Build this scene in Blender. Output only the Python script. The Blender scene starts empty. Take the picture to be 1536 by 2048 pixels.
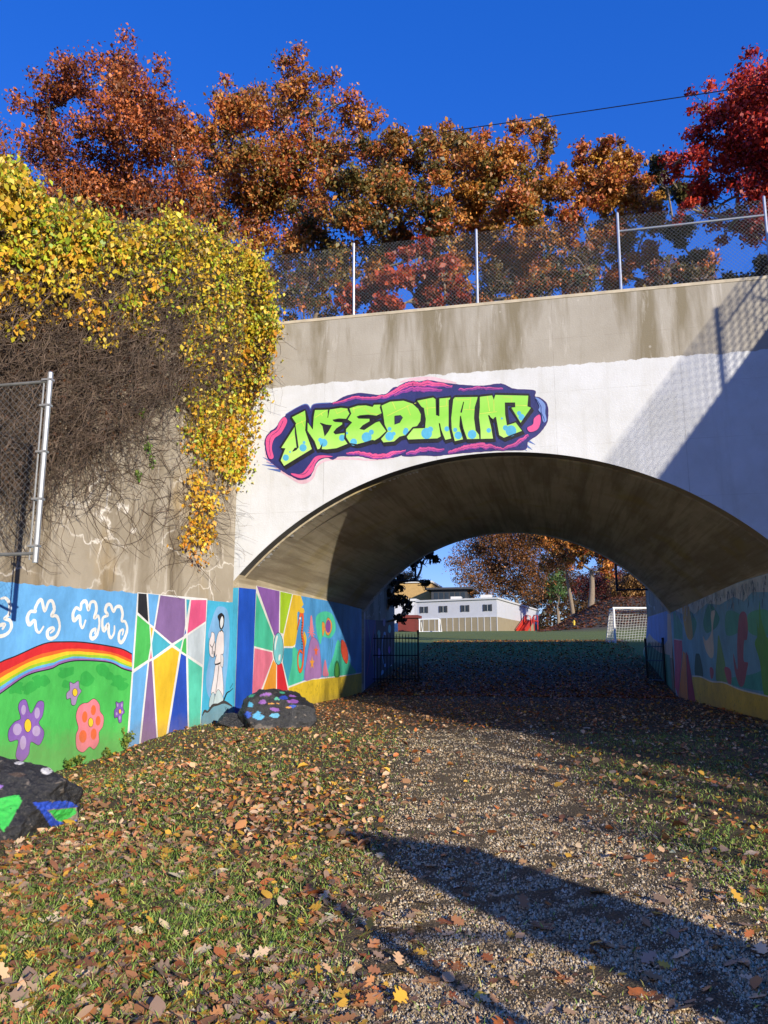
import bpy, bmesh, math, random
import numpy as np
from mathutils import Vector, Matrix, noise
from mathutils.geometry import tessellate_polygon

# ------------------------------------------------------------------ camera, sky, sun, exposure
FPX, HOR, VPX, CH = 1540.0, 1305.0, 1110.0, 1.6          # focal length and vanishing lines measured on a 1536 x 2048 frame
PITCH = math.atan((HOR - 1024) / FPX)
YAW = math.atan((VPX - 768) / math.hypot(FPX, HOR - 1024))
SUN_AZ, SUN_EL = math.radians(42.5), math.radians(15.5)  # sun stands behind the viewer, to the right
SUN = np.array([math.sin(SUN_AZ) * math.cos(SUN_EL), -math.cos(SUN_AZ) * math.cos(SUN_EL), math.sin(SUN_EL)])

scene = bpy.context.scene
COL = scene.collection
cam_data = bpy.data.cameras.new('camera')
cam = bpy.data.objects.new('camera', cam_data)
COL.objects.link(cam)
cam_data.sensor_fit = 'HORIZONTAL'
cam_data.sensor_width = 36.0
cam_data.lens = 36.0 * FPX / 1536.0
cam_data.clip_end = 3000
cam.location = (0, 0, CH)
cam.rotation_euler = (math.pi / 2 + PITCH, 0, YAW)
scene.camera = cam

world = bpy.data.worlds.new('World')
scene.world = world
world.use_nodes = True
wn = world.node_tree.nodes
sky = wn.new('ShaderNodeTexSky')
sky.sky_type = 'NISHITA'
sky.sun_disc = False
sky.sun_elevation = SUN_EL
sky.sun_rotation = math.atan2(SUN[0], SUN[1])
sky.altitude = 0
sky.air_density = 1.0
sky.dust_density = 0.05
sky.ozone_density = 3.0
gam = wn.new('ShaderNodeGamma'); gam.inputs[1].default_value = 0.55       # clear, deep autumn blue, evened out over the whole dome
tnt = wn.new('ShaderNodeMix'); tnt.data_type = 'RGBA'; tnt.blend_type = 'MULTIPLY'; tnt.inputs[0].default_value = 1.0; tnt.inputs[7].default_value = (0.78, 0.92, 1.2, 1)
hsv = wn.new('ShaderNodeHueSaturation')
hsv.inputs['Hue'].default_value = 0.523
hsv.inputs['Saturation'].default_value = 1.42
hsv.inputs['Value'].default_value = 2.1
world.node_tree.links.new(sky.outputs[0], gam.inputs[0])
world.node_tree.links.new(gam.outputs[0], tnt.inputs[6])
world.node_tree.links.new(tnt.outputs[2], hsv.inputs['Color'])
world.node_tree.links.new(hsv.outputs[0], wn['Background'].inputs[0])
wn['Background'].inputs[1].default_value = 0.138

sl = bpy.data.lights.new('sun', 'SUN')
sun = bpy.data.objects.new('sun', sl)
COL.objects.link(sun)
sl.energy = 5.0
sl.angle = math.radians(0.5)
sl.color = (1.0, 0.91, 0.77)
sun.rotation_euler = Vector(SUN).to_track_quat('Z', 'Y').to_euler()
sun.location = (20, -20, 30)

vs = scene.view_settings
vs.view_transform = 'Standard'
vs.look = 'None'
vs.gamma = 1.0
vs.use_curve_mapping = False
vs.exposure = 0.3
scene.cycles.max_bounces = 6
scene.cycles.transparent_max_bounces = 8

RNG = np.random.default_rng(7)
random.seed(7)

# ------------------------------------------------------------------ measuring helpers (photo pixel -> point on a real surface)
_sp, _cp, _ss, _cs = math.sin(PITCH), math.cos(PITCH), math.sin(YAW), math.cos(YAW)
CAM = np.array([0.0, 0.0, CH])

def ray(uv):
    uv = np.asarray(uv, float)
    a = (uv[..., 0] - 768) / FPX
    b = (uv[..., 1] - 1024) / FPX
    fw = _cp + b * _sp
    return np.stack([a * _cs - fw * _ss, a * _ss + fw * _cs, -b * _cp + _sp], -1)

def on_plane(uv, p0, n):
    r = ray(uv)
    t = np.dot(np.asarray(p0, float) - CAM, n) / (r @ np.asarray(n, float))
    return CAM + r * t[..., None]

def pt(u, v, Y):
    r = ray((u, v))
    return CAM + r * (Y / r[1])

def project(P):
    P = np.asarray(P, float) - CAM
    x = P[..., 0] * _cs + P[..., 1] * _ss
    f = -P[..., 0] * _ss + P[..., 1] * _cs
    z = P[..., 2]
    d = f * _cp + z * _sp
    return np.stack([768 + FPX * x / d, 1024 - FPX * (z * _cp - f * _sp) / d], -1)

def zz(pts, s, ox, oy):
    return [(x / s + ox, y / s + oy) for x, y in pts]

def smooth01(t):
    t = np.clip(t, 0, 1)
    return t * t * (3 - 2 * t)

def ground_z(x, y):
    x = np.asarray(x, float); y = np.asarray(y, float)
    z = 0.12 * smooth01((y - 4) / 10)
    z = z - 0.50 * smooth01((-x - 4.3) / 3.6) * smooth01((15.8 - y) / 5.5)
    z = z + np.interp(y, [-500, 28, 32, 44, 60, 116, 150, 600], [0, 0, 0.45, 2.0, 2.75, 4.6, 5.0, 5.0])
    hill = 5.0 * smooth01((x + 3) / 13) * smooth01((y - 82) / 42)
    z = z + hill
    z = z + 0.035 * np.sin(x * 1.3 + 0.6 * y) * np.sin(y * 0.9 - 0.4 * x) * smooth01((20 - y) / 6)
    return z

# ------------------------------------------------------------------ object helpers
def link(o, parent=None):
    COL.objects.link(o)
    if parent is not None:
        o.parent = parent
        o.matrix_parent_inverse = Matrix.Identity(4)
    return o

def raw_mesh(name, V, F, mats=None, idx=None, smooth=False, colors=None):
    """V (n,3), F: (m,k) array or list of tuples"""
    me = bpy.data.meshes.new(name)
    V = np.asarray(V, np.float32)
    if isinstance(F, np.ndarray):
        m, k = F.shape
        me.vertices.add(len(V)); me.vertices.foreach_set('co', V.ravel())
        me.loops.add(m * k); me.loops.foreach_set('vertex_index', F.astype(np.int32).ravel())
        me.polygons.add(m)
        me.polygons.foreach_set('loop_start', np.arange(0, m * k, k, dtype=np.int32))
        me.polygons.foreach_set('loop_total', np.full(m, k, np.int32))
        me.update(calc_edges=True)
    else:
        me.from_pydata(V.tolist(), [], [tuple(int(i) for i in f) for f in F])
    for m_ in (mats or []):
        me.materials.append(m_)
    if idx is not None:
        me.polygons.foreach_set('material_index', np.asarray(idx, np.int32))
    if smooth:
        me.polygons.foreach_set('use_smooth', np.ones(len(me.polygons), bool))
    if colors is not None:
        at = me.color_attributes.new('tint', 'FLOAT_COLOR', 'POINT')
        c = np.ones((len(V), 4), np.float32); c[:, :3] = colors
        at.data.foreach_set('color', c.ravel())
    me.update()
    return me

def part(name, V, F, mat, parent=None, **kw):
    o = bpy.data.objects.new(name, raw_mesh(name, V, F, [mat] if not isinstance(mat, list) else mat, **kw))
    return link(o, parent)

def tag(o, label, cat, group=None, kind=None):
    o['label'] = label; o['category'] = cat
    if group: o['group'] = group
    if kind: o['kind'] = kind
    return o

def empty(name, loc=(0, 0, 0)):
    o = bpy.data.objects.new(name, None)
    o.empty_display_size = 0.2
    o.location = loc
    return link(o)

class MB:
    """collects boxes, bars, prisms and tubes into one mesh"""
    def __init__(self):
        self.V = []; self.F = []; self.n = 0
    def add(self, V, F):
        V = np.asarray(V, float)
        self.V.append(V); self.F += [tuple(int(i) + self.n for i in f) for f in F]; self.n += len(V)
        return self
    def box(self, x0, x1, y0, y1, z0, z1):
        V = [(x, y, z) for z in (z0, z1) for x, y in ((x0, y0), (x1, y0), (x1, y1), (x0, y1))]
        return self.add(V, [(3, 2, 1, 0), (4, 5, 6, 7), (0, 1, 5, 4), (1, 2, 6, 5), (2, 3, 7, 6), (3, 0, 4, 7)])
    def frame_box(self, o, ux, uy, uz, x0, x1, y0, y1, z0, z1):
        o, ux, uy, uz = (np.asarray(q, float) for q in (o, ux, uy, uz))
        V = [o + ux * x + uy * y + uz * z for z in (z0, z1) for x, y in ((x0, y0), (x1, y0), (x1, y1), (x0, y1))]
        return self.add(V, [(3, 2, 1, 0), (4, 5, 6, 7), (0, 1, 5, 4), (1, 2, 6, 5), (2, 3, 7, 6), (3, 0, 4, 7)])
    def tube(self, P, r, k=8, cap=True):
        V, F = tube(P, r, k, cap)
        return self.add(V, F)
    def prism(self, poly, z0, z1):
        n = len(poly)
        V = [(x, y, z0) for x, y in poly] + [(x, y, z1) for x, y in poly]
        F = [tuple(range(n))[::-1], tuple(range(n, 2 * n))] + [(i, (i + 1) % n, n + (i + 1) % n, n + i) for i in range(n)]
        return self.add(V, F)
    def build(self, name, mat, parent=None, **kw):
        return part(name, np.concatenate(self.V), self.F, mat, parent, **kw)

def tube(P, r, k=6, cap=True):
    P = np.asarray(P, float); n = len(P)
    r = np.broadcast_to(np.asarray(r, float), (n,))
    T = np.gradient(P, axis=0); T /= np.linalg.norm(T, axis=1)[:, None] + 1e-9
    ref = np.array([0.0, 0, 1]) if abs(T[:, 2]).mean() < 0.8 else np.array([0, 1.0, 0])
    A = np.cross(T, ref); A /= np.linalg.norm(A, axis=1)[:, None] + 1e-9
    B = np.cross(T, A)
    an = np.arange(k) * 2 * math.pi / k
    V = (P[:, None] + r[:, None, None] * (A[:, None] * np.cos(an)[None, :, None] + B[:, None] * np.sin(an)[None, :, None])).reshape(-1, 3)
    F = []
    for i in range(n - 1):
        for j in range(k):
            F.append((i * k + j, i * k + (j + 1) % k, (i + 1) * k + (j + 1) % k, (i + 1) * k + j))
    if cap:
        F.append(tuple(range(k))[::-1]); F.append(tuple((n - 1) * k + j for j in range(k)))
    return V, F

def multi_tube(polys, radii, k=3):
    """polys (m,n,3), radii (m,n) -> quads array, vectorised"""
    P = np.asarray(polys, float); m, n, _ = P.shape
    T = np.gradient(P, axis=1); T /= np.linalg.norm(T, axis=2)[..., None] + 1e-9
    ref = np.array([0.31, 0.22, 0.92])
    A = np.cross(T, ref); A /= np.linalg.norm(A, axis=2)[..., None] + 1e-9
    B = np.cross(T, A)
    an = np.arange(k) * 2 * math.pi / k
    V = P[:, :, None] + radii[:, :, None, None] * (A[:, :, None] * np.cos(an)[None, None, :, None] + B[:, :, None] * np.sin(an)[None, None, :, None])
    V = V.reshape(-1, 3)
    base = (np.arange(m) * n * k)[:, None, None] + (np.arange(n - 1) * k)[None, :, None]
    j = np.arange(k)[None, None, :]; j2 = (np.arange(k) + 1)[None, None, :] % k
    F = np.stack([base + j, base + j2, base + k + j2, base + k + j], -1).reshape(-1, 4)
    return V, F

# ------------------------------------------------------------------ materials
def lin(c):
    return c / 12.92 if c <= 0.04045 else ((c + 0.055) / 1.055) ** 2.4

def rgb(h):
    h = h.lstrip('#')
    return tuple(lin(int(h[i:i + 2], 16) / 255) for i in (0, 2, 4))

MATS = {}
def nodes_of(name):
    m = bpy.data.materials.new(name); m.use_nodes = True
    nt = m.node_tree
    return m, nt, nt.nodes, nt.links, nt.nodes['Principled BSDF']

def N(nt, kind, **kw):
    n = nt.nodes.new(kind)
    for k, v in kw.items():
        setattr(n, k, v)
    return n

def noise_tex(nt, scale, detail=4, rough=0.6, vec=None, vscale=None, dist=0.0):
    n = N(nt, 'ShaderNodeTexNoise')
    n.inputs['Scale'].default_value = scale; n.inputs['Detail'].default_value = detail
    n.inputs['Roughness'].default_value = rough; n.inputs['Distortion'].default_value = dist
    if vec is None:
        vec = N(nt, 'ShaderNodeNewGeometry').outputs['Position']
    if vscale is not None:
        mp = N(nt, 'ShaderNodeMapping'); mp.inputs['Scale'].default_value = vscale
        nt.links.new(vec, mp.inputs[0]); vec = mp.outputs[0]
    nt.links.new(vec, n.inputs['Vector'])
    return n.outputs[0]

def ramp(nt, fac, stops):
    r = N(nt, 'ShaderNodeValToRGB')
    el = r.color_ramp.elements
    while len(el) < len(stops): el.new(0.5)
    for e, (p, c) in zip(el, stops):
        e.position = p
        e.color = (c, c, c, 1) if not isinstance(c, tuple) else (*c, 1)
    nt.links.new(fac, r.inputs[0])
    return r.outputs[0]

def mix(nt, fac, a, b, mode='MIX'):
    m = N(nt, 'ShaderNodeMix', data_type='RGBA', blend_type=mode)
    for sock, v in ((0, fac), (6, a), (7, b)):
        if isinstance(v, (int, float)): m.inputs[sock].default_value = v
        elif isinstance(v, tuple): m.inputs[sock].default_value = (*v[:3], 1)
        else: nt.links.new(v, m.inputs[sock])
    return m.outputs[2]

def math_(nt, op, a, b=None, c=None):
    m = N(nt, 'ShaderNodeMath', operation=op)
    for i, v in enumerate((a, b, c)):
        if v is None: continue
        if isinstance(v, (int, float)): m.inputs[i].default_value = v
        else: nt.links.new(v, m.inputs[i])
    return m.outputs[0]

def bump(nt, b, height, strength=0.3, dist=0.02):
    n = N(nt, 'ShaderNodeBump'); n.inputs['Strength'].default_value = strength; n.inputs['Distance'].default_value = dist
    nt.links.new(height, n.inputs['Height']); nt.links.new(n.outputs[0], b.inputs['Normal'])

def simple(name, hexc, rough=0.7, metal=0.0, var=0.15, scale=6.0, bmp=0.0):
    if name in MATS: return MATS[name]
    m, nt, nd, lk, b = nodes_of(name)
    c = rgb(hexc)
    f = noise_tex(nt, scale, 5)
    f = ramp(nt, f, [(0.3, 0.0), (0.7, 1.0)])
    lk.new(mix(nt, f, tuple(x * (1 - var) for x in c), tuple(min(x * (1 + var), 0.95) for x in c)), b.inputs['Base Color'])
    b.inputs['Roughness'].default_value = rough; b.inputs['Metallic'].default_value = metal
    if bmp: bump(nt, b, noise_tex(nt, scale * 6, 4), bmp)
    MATS[name] = m
    return m

def paint(hexc, wear=0.26):
    """flat wall paint: brush variation, thin scuffs"""
    key = 'paint_' + hexc.strip('#')
    if key in MATS: return MATS[key]
    m, nt, nd, lk, b = nodes_of(key)
    c = tuple(x * 0.88 for x in rgb(hexc))
    f = ramp(nt, noise_tex(nt, 1.7, 6, 0.65, vscale=(1, 1, 0.55)), [(0.32, 0.0), (0.68, 1.0)])
    col = mix(nt, f, tuple(x * (1 - wear) for x in c), tuple(min(x * (1 + wear * 0.6) + 0.006, 0.9) for x in c))
    s = ramp(nt, noise_tex(nt, 14, 6, 0.75, vscale=(1, 1, 0.35)), [(0.64, 0.0), (0.74, 1.0)])
    col = mix(nt, math_(nt, 'MULTIPLY', s, 0.22), col, (0.42, 0.40, 0.36))
    pz_ = N(nt, 'ShaderNodeSeparateXYZ'); lk.new(N(nt, 'ShaderNodeNewGeometry').outputs['Position'], pz_.inputs[0])
    dirt = ramp(nt, math_(nt, 'ADD', pz_.outputs[2], math_(nt, 'MULTIPLY', math_(nt, 'SUBTRACT', noise_tex(nt, 3.5, 7, 0.75), 0.5), 0.9)), [(0.0, 1.0), (0.42, 0.0)])
    col = mix(nt, math_(nt, 'MULTIPLY', dirt, 0.38), col, rgb('#7a6a50'))
    brush = ramp(nt, noise_tex(nt, 9, 6, 0.7, vscale=(1, 1, 0.12)), [(0.35, 0.0), (0.7, 1.0)])
    col = mix(nt, math_(nt, 'MULTIPLY', brush, 0.26), col, tuple(x * 0.55 for x in c))
    chip = ramp(nt, noise_tex(nt, 22, 8, 0.8), [(0.665, 0.0), (0.69, 1.0)])
    col = mix(nt, math_(nt, 'MULTIPLY', chip, 0.7), col, rgb('#b9b2a4'))
    lk.new(col, b.inputs['Base Color'])
    b.inputs['Roughness'].default_value = 0.62
    bump(nt, b, math_(nt, 'ADD', noise_tex(nt, 38, 6, 0.7), math_(nt, 'MULTIPLY', noise_tex(nt, 6, 5, 0.6), 1.5)), 0.3, 0.02)
    MATS[key] = m
    return m

def concrete(name, c1, c2, dark, light, stain=0.6, pale=0.3, lines=0.0, along=None, yel=None, rough=0.88):
    m, nt, nd, lk, b = nodes_of(name)
    pos = N(nt, 'ShaderNodeNewGeometry').outputs['Position']
    base = mix(nt, ramp(nt, noise_tex(nt, 0.9, 7, 0.62, pos), [(0.3, 0.0), (0.7, 1.0)]), rgb(c1), rgb(c2))
    vs_ = along or (0.9, 0.9, 0.14)
    st = ramp(nt, noise_tex(nt, 1.5, 6, 0.6, pos, vs_, 0.3), [(0.46, 0.0), (0.60, 1.0)])
    base = mix(nt, math_(nt, 'MULTIPLY', st, stain), base, rgb(dark))
    st2 = ramp(nt, noise_tex(nt, 4.2, 6, 0.7, pos, vs_, 0.4), [(0.58, 0.0), (0.70, 1.0)])
    base = mix(nt, math_(nt, 'MULTIPLY', st2, pale), base, rgb(light))
    if lines:      # lime crusts along cracks, with runs below
        w = N(nt, 'ShaderNodeTexVoronoi', feature='DISTANCE_TO_EDGE'); w.inputs['Scale'].default_value = 0.95
        mp = N(nt, 'ShaderNodeMapping'); mp.inputs['Scale'].default_value = (0.6, 0.6, 1.0)
        ds = N(nt, 'ShaderNodeTexNoise'); ds.inputs['Scale'].default_value = 2.2; ds.inputs['Detail'].default_value = 5
        lk.new(pos, ds.inputs['Vector'])
        ad = N(nt, 'ShaderNodeVectorMath', operation='MULTIPLY_ADD'); ad.inputs[1].default_value = (0.7, 0.7, 0.7)
        lk.new(ds.outputs['Color'], ad.inputs[0]); lk.new(pos, ad.inputs[2]); lk.new(ad.outputs[0], mp.inputs[0]); lk.new(mp.outputs[0], w.inputs['Vector'])
        e = ramp(nt, w.outputs['Distance'], [(0.0, 1.0), (0.022, 0.0)])
        gate = ramp(nt, noise_tex(nt, 0.55, 3, 0.5, pos), [(0.47, 0.0), (0.60, 1.0)])
        base = mix(nt, math_(nt, 'MULTIPLY', math_(nt, 'MULTIPLY', e, gate), lines), base, rgb('#e8e2d6'))
    if yel:
        g = ramp(nt, noise_tex(nt, 0.8, 4, 0.5, pos, (1.0, 1.0, 0.5)), [(0.56, 0.0), (0.68, 1.0)])
        base = mix(nt, math_(nt, 'MULTIPLY', g, 0.4), base, rgb(yel))
    if along:      # board marks of the formwork, running with the tunnel
        bd = ramp(nt, noise_tex(nt, 11, 3, 0.5, pos, (1.0, 0.02, 1.0)), [(0.40, 0.0), (0.47, 1.0)])
        base = mix(nt, math_(nt, 'MULTIPLY', math_(nt, 'SUBTRACT', 1.0, bd), 0.35), base, rgb(dark))
        sc = ramp(nt, noise_tex(nt, 16, 4, 0.6, pos, (1.0, 0.10, 1.0)), [(0.68, 0.0), (0.72, 1.0)])
        base = mix(nt, math_(nt, 'MULTIPLY', sc, 0.5), base, rgb(light))
    # pock marks
    vo = N(nt, 'ShaderNodeTexVoronoi'); vo.inputs['Scale'].default_value = 1.5; lk.new(pos, vo.inputs['Vector'])
    pk = ramp(nt, vo.outputs['Distance'], [(0.03, 1.0), (0.05, 0.0)])
    base = mix(nt, math_(nt, 'MULTIPLY', pk, 0.4), base, rgb(light))
    lk.new(base, b.inputs['Base Color'])
    b.inputs['Roughness'].default_value = rough
    hb = math_(nt, 'ADD', noise_tex(nt, 26, 6, 0.7, pos), math_(nt, 'MULTIPLY', noise_tex(nt, 5, 4, 0.6, pos, vs_), 0.8))
    bump(nt, b, hb, 0.35, 0.02)
    return m, nt, base, pos, b

def tinted(name, rough=0.6, transl=0.25, var=0.0):
    """leaf material that takes each leaf's own colour"""
    m, nt, nd, lk, b = nodes_of(name)
    at = N(nt, 'ShaderNodeVertexColor', layer_name='tint')
    lk.new(at.outputs[0], b.inputs['Base Color'])
    b.inputs['Roughness'].default_value = rough
    if transl:
        t = N(nt, 'ShaderNodeBsdfTranslucent'); lk.new(at.outputs[0], t.inputs[0])
        mx = N(nt, 'ShaderNodeMixShader'); mx.inputs[0].default_value = transl
        out = nd['Material Output']
        lk.new(b.outputs[0], mx.inputs[1]); lk.new(t.outputs[0], mx.inputs[2]); lk.new(mx.outputs[0], out.inputs[0])
    return m

M_CONC, nt_, base_, pos_, b_ = concrete('facade_concrete', '#aca699', '#9b9486', '#7a7058', '#c6c1b6', 0.9, 0.55)
# white wall paint up to a ragged line on the same wall
sep = N(nt_, 'ShaderNodeSeparateXYZ'); nt_.links.new(pos_, sep.inputs[0])
edge = math_(nt_, 'ADD', sep.outputs[2], math_(nt_, 'MULTIPLY', math_(nt_, 'SUBTRACT', noise_tex(nt_, 2.6, 5, 0.6, pos_, (1, 1, 0.3)), 0.5), 0.22))
mask = ramp(nt_, math_(nt_, 'MULTIPLY_ADD', edge, 20.0, -20.0 * 7.79), [(0.0, 1.0), (0.25, 0.0)])
wh = mix(nt_, ramp(nt_, noise_tex(nt_, 1.3, 7, 0.68, pos_), [(0.35, 0.0), (0.72, 1.0)]), rgb('#d3d5d6'), rgb('#c5c6c3'))
scuff = ramp(nt_, noise_tex(nt_, 7, 7, 0.78, pos_, (1, 1, 0.6)), [(0.60, 0.0), (0.72, 1.0)])
wh = mix(nt_, math_(nt_, 'MULTIPLY', scuff, 0.30), wh, rgb('#a7a296'))
def joint(nt, co, period, off, width):
    f = math_(nt, 'FRACT', math_(nt, 'MULTIPLY_ADD', co, 1.0 / period, off))
    return math_(nt, 'LESS_THAN', f, width / period)
jn = math_(nt_, 'MAXIMUM', joint(nt_, sep.outputs[0], 2.62, 0.92, 0.014), math_(nt_, 'MULTIPLY', joint(nt_, sep.outputs[2], 1.22, 0.1, 0.012), 0.6))
jn = math_(nt_, 'MULTIPLY', jn, ramp(nt_, noise_tex(nt_, 1.9, 5, 0.7, pos_), [(0.36, 0.1), (0.62, 1.0)]))
runs = ramp(nt_, noise_tex(nt_, 2.2, 6, 0.65, pos_, (1.3, 1.3, 0.10), 0.2), [(0.55, 0.0), (0.72, 1.0)])
wh = mix(nt_, math_(nt_, 'MULTIPLY', runs, 0.28), wh, rgb('#a8a598'))
full = mix(nt_, mask, base_, wh)
full = mix(nt_, math_(nt_, 'MULTIPLY', jn, 0.38), full, rgb('#6d6658'))
nt_.links.new(full, b_.inputs['Base Color'])
M_WING = concrete('wing_concrete', '#a89e8c', '#8f8470', '#6f624c', '#d0c8ba', 0.8, 0.6, lines=0.85, yel='#b89a62')[0]
M_VAULT = concrete('vault_concrete', '#c2b69c', '#aa9c80', '#80725a', '#d4cab6', 0.6, 0.3, along=(1.2, 0.12, 1.2), yel='#a08a2a')[0]
M_RING = concrete('ring_concrete', '#5d5b56', '#4b4944', '#3a3833', '#6d6a64', 0.5, 0.2)[0]
M_GALV = simple('galvanised_steel', '#b9bdc0', 0.42, 0.75, 0.12, 9)
M_WIRE = simple('fence_wire', '#75797c', 0.6, 0.3, 0.1, 9)
M_DARKWIRE = simple('dark_wire', '#3a3a3a', 0.6, 0.3, 0.1, 9)
M_BLACK = simple('black_iron', '#1a1a1c', 0.5, 0.3, 0.1, 9)
M_BARK = simple('bark', '#857562', 0.9, 0, 0.4, 9, 0.6)
M_BARKPALE = simple('pale_bark', '#8d7c68', 0.9, 0, 0.35, 9, 0.6)
M_TWIG = simple('twig', '#6b5a4b', 0.9, 0, 0.6, 4)
M_LEAF = tinted('leaf', 0.5, 0.22)
M_LITTER = tinted('litter_leaf', 0.55, 0.12)
M_BLADE = tinted('grass_blade', 0.6, 0.2)
M_STONE = tinted('gravel_stone', 0.8, 0)

# ------------------------------------------------------------------ ground: one sheet
PATH_Y = [-6, 3.2, 5.5, 7.5, 10, 13, 17, 22, 28]
PATH_L = [-0.7, -1.15, -1.35, -1.75, -2.1, -2.6, -3.2, -3.4, -3.4]
PATH_R = [3.4, 2.1, 1.15, 0.75, 0.35, -0.1, -0.6, -0.2, 0.0]

def path_mask(x, y):
    l = np.interp(y, PATH_Y, PATH_L); r = np.interp(y, PATH_Y, PATH_R)
    d = np.minimum(x - l, r - x)
    return smooth01(d / 1.9 + 0.5)

gx = np.concatenate([[-700, -300, -150, -90, -60, -40, -28, -20, -16], np.arange(-13, 9.01, 0.14), [11, 14, 18, 24, 32, 45, 70, 110, 180, 350, 700]])
gy = np.concatenate([[-300, -120, -60, -30, -15, -8, -4], np.arange(-1, 20.01, 0.14), np.arange(21, 60, 1.0), np.arange(60, 160, 4.0), [170, 200, 260, 360, 550, 900]])
GX, GY = np.meshgrid(gx, gy)
GZ = ground_z(GX, GY)
pmask = path_mask(GX, GY) * smooth01((19 - GY) / 6)
near = (np.abs(GX) < 13) & (GY < 20) & (GY > -1)
GZ = GZ + np.where(near, RNG.normal(0, 0.006, GZ.shape) * (1 + 0.8 * (1 - pmask)), 0) - 0.02 * pmask * near
nx, ny = len(gx), len(gy)
ii = np.arange(nx * ny).reshape(ny, nx)
GF = np.stack([ii[:-1, :-1], ii[:-1, 1:], ii[1:, 1:], ii[1:, :-1]], -1).reshape(-1, 4)
m, nt, nd, lk, b = nodes_of('ground_soil')
at = N(nt, 'ShaderNodeVertexColor', layer_name='tint')
sp_ = N(nt, 'ShaderNodeSeparateColor'); lk.new(at.outputs[0], sp_.inputs[0])
gr = ramp(nt, math_(nt, 'ADD', sp_.outputs[0], math_(nt, 'MULTIPLY', math_(nt, 'SUBTRACT', noise_tex(nt, 2.2, 6), 0.5), 1.1)), [(0.42, 0.0), (0.62, 1.0)])
soil = mix(nt, noise_tex(nt, 5, 6, 0.7), rgb('#4a4028'), rgb('#645536'))
soil = mix(nt, ramp(nt, noise_tex(nt, 1.1, 5), [(0.5, 0.0), (0.62, 1.0)]), soil, rgb('#66533a'))
vo = N(nt, 'ShaderNodeTexVoronoi'); vo.inputs['Scale'].default_value = 60
lk.new(N(nt, 'ShaderNodeNewGeometry').outputs['Position'], vo.inputs['Vector'])
grav = mix(nt, noise_tex(nt, 55, 3, 0.7), rgb('#6e5f48'), rgb('#8a7859'))  # dark gravel base, shade of the gaps between stones put into the colour
grav = mix(nt, ramp(nt, vo.outputs['Distance'], [(0.25, 0.0), (0.7, 1.0)]), grav, rgb('#54472f'))
grav = mix(nt, ramp(nt, noise_tex(nt, 1.6, 5), [(0.45, 0.0), (0.7, 1.0)]), grav, rgb('#6c5a3e'))
turf = mix(nt, noise_tex(nt, 0.5, 6, 0.7), rgb('#5c6a1c'), rgb('#7a8230'))
col = mix(nt, gr, soil, grav)
col = mix(nt, sp_.outputs[1], col, turf)
lk.new(col, b.inputs['Base Color']); b.inputs['Roughness'].default_value = 0.95
bump(nt, b, math_(nt, 'ADD', noise_tex(nt, 45, 6, 0.75), math_(nt, 'MULTIPLY', vo.outputs['Distance'], gr)), 0.9, 0.03)
M_GROUND = m
gc = np.zeros((nx * ny, 3)); gc[:, 0] = pmask.ravel(); gc[:, 1] = smooth01((GY.ravel() - 33) / 8) * (1 - smooth01((GX.ravel() + 2) / 6) * smooth01((GY.ravel() - 84) / 8))
g = part('ground', np.stack([GX, GY, GZ], -1).reshape(-1, 3), GF, M_GROUND, smooth=True, colors=gc)
g['kind'] = 'structure'

def gnd(x, y):
    pm = path_mask(np.asarray(x, float), np.asarray(y, float)) * smooth01((19 - np.asarray(y, float)) / 6)
    return ground_z(x, y) - 0.02 * pm

# ------------------------------------------------------------------ the bridge
YF, YB = 16.5, 28.5
CX, CZ, CR = -1.15, -2.08, 7.99
CX2, CZ2, CR2 = -1.59, -0.60, 6.60
XL, XR, XR2 = -7.0, 4.70, 3.98
ZTOP = 9.37
XWL, XWR = -7.25, 5.5

def arc(cx, cz, R, x0, x1, n=48):
    a0 = math.acos((x0 - cx) / R); a1 = math.acos((x1 - cx) / R)
    a = np.linspace(a0, a1, n)
    return np.stack([cx + R * np.cos(a), cz + R * np.sin(a)], -1)

bridge = empty('arch_bridge', (CX, YF, 0))
tag(bridge, 'concrete arch bridge with white painted front and bright graffiti over a tunnel', 'bridge')
BP = {'parent': None}
def bpart(name, V, F, mat, parent=None, **kw):
    V = np.asarray(V, float) - np.array([CX, YF, 0])
    return part(name, V, F, mat, parent or bridge, **kw)

def wall_with_arch(x0, x1, y0, y1, ztop, A, zlow=-0.8):
    """solid wall between y0 and y1 with an arched opening A (n,2)"""
    xs = A[:, 0]; zs = A[:, 1]; n = len(xs)
    V = []; F = []
    # front and back columns
    for y in (y0, y1):
        V += [(x, y, z) for x, z in A] + [(x, y, ztop) for x in xs]
        V += [(x0, y, zlow), (x0, y, ztop), (xs[0], y, zlow), (x1, y, zlow), (x1, y, ztop), (xs[-1], y, zlow)]
    s = 2 * n + 6
    for k, o in ((0, 0), (1, s)):
        q = []
        for i in range(n - 1): q.append((i, i + 1, n + i + 1, n + i))
        q.append((2 * n, 2 * n + 2, 0, n, 2 * n + 1)); q.append((n - 1, 2 * n + 5, 2 * n + 3, 2 * n + 4, 2 * n - 1))
        F += [tuple(j + o for j in (f if k == 0 else f[::-1])) for f in q]
    top = [2 * n + 1] + list(range(n, 2 * n)) + [2 * n + 4]
    for i in range(len(top) - 1): F.append((top[i], top[i + 1], top[i + 1] + s, top[i] + s))
    for i in range(n - 1): F.append((i + 1, i, i + s, i + 1 + s))
    for a_, b__ in ((2 * n, 2 * n + 1), (2 * n + 4, 2 * n + 3), (0, 2 * n + 2), (2 * n + 5, n - 1)):
        F.append((a_, b__, b__ + s, a_ + s))
    return V, F

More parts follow.
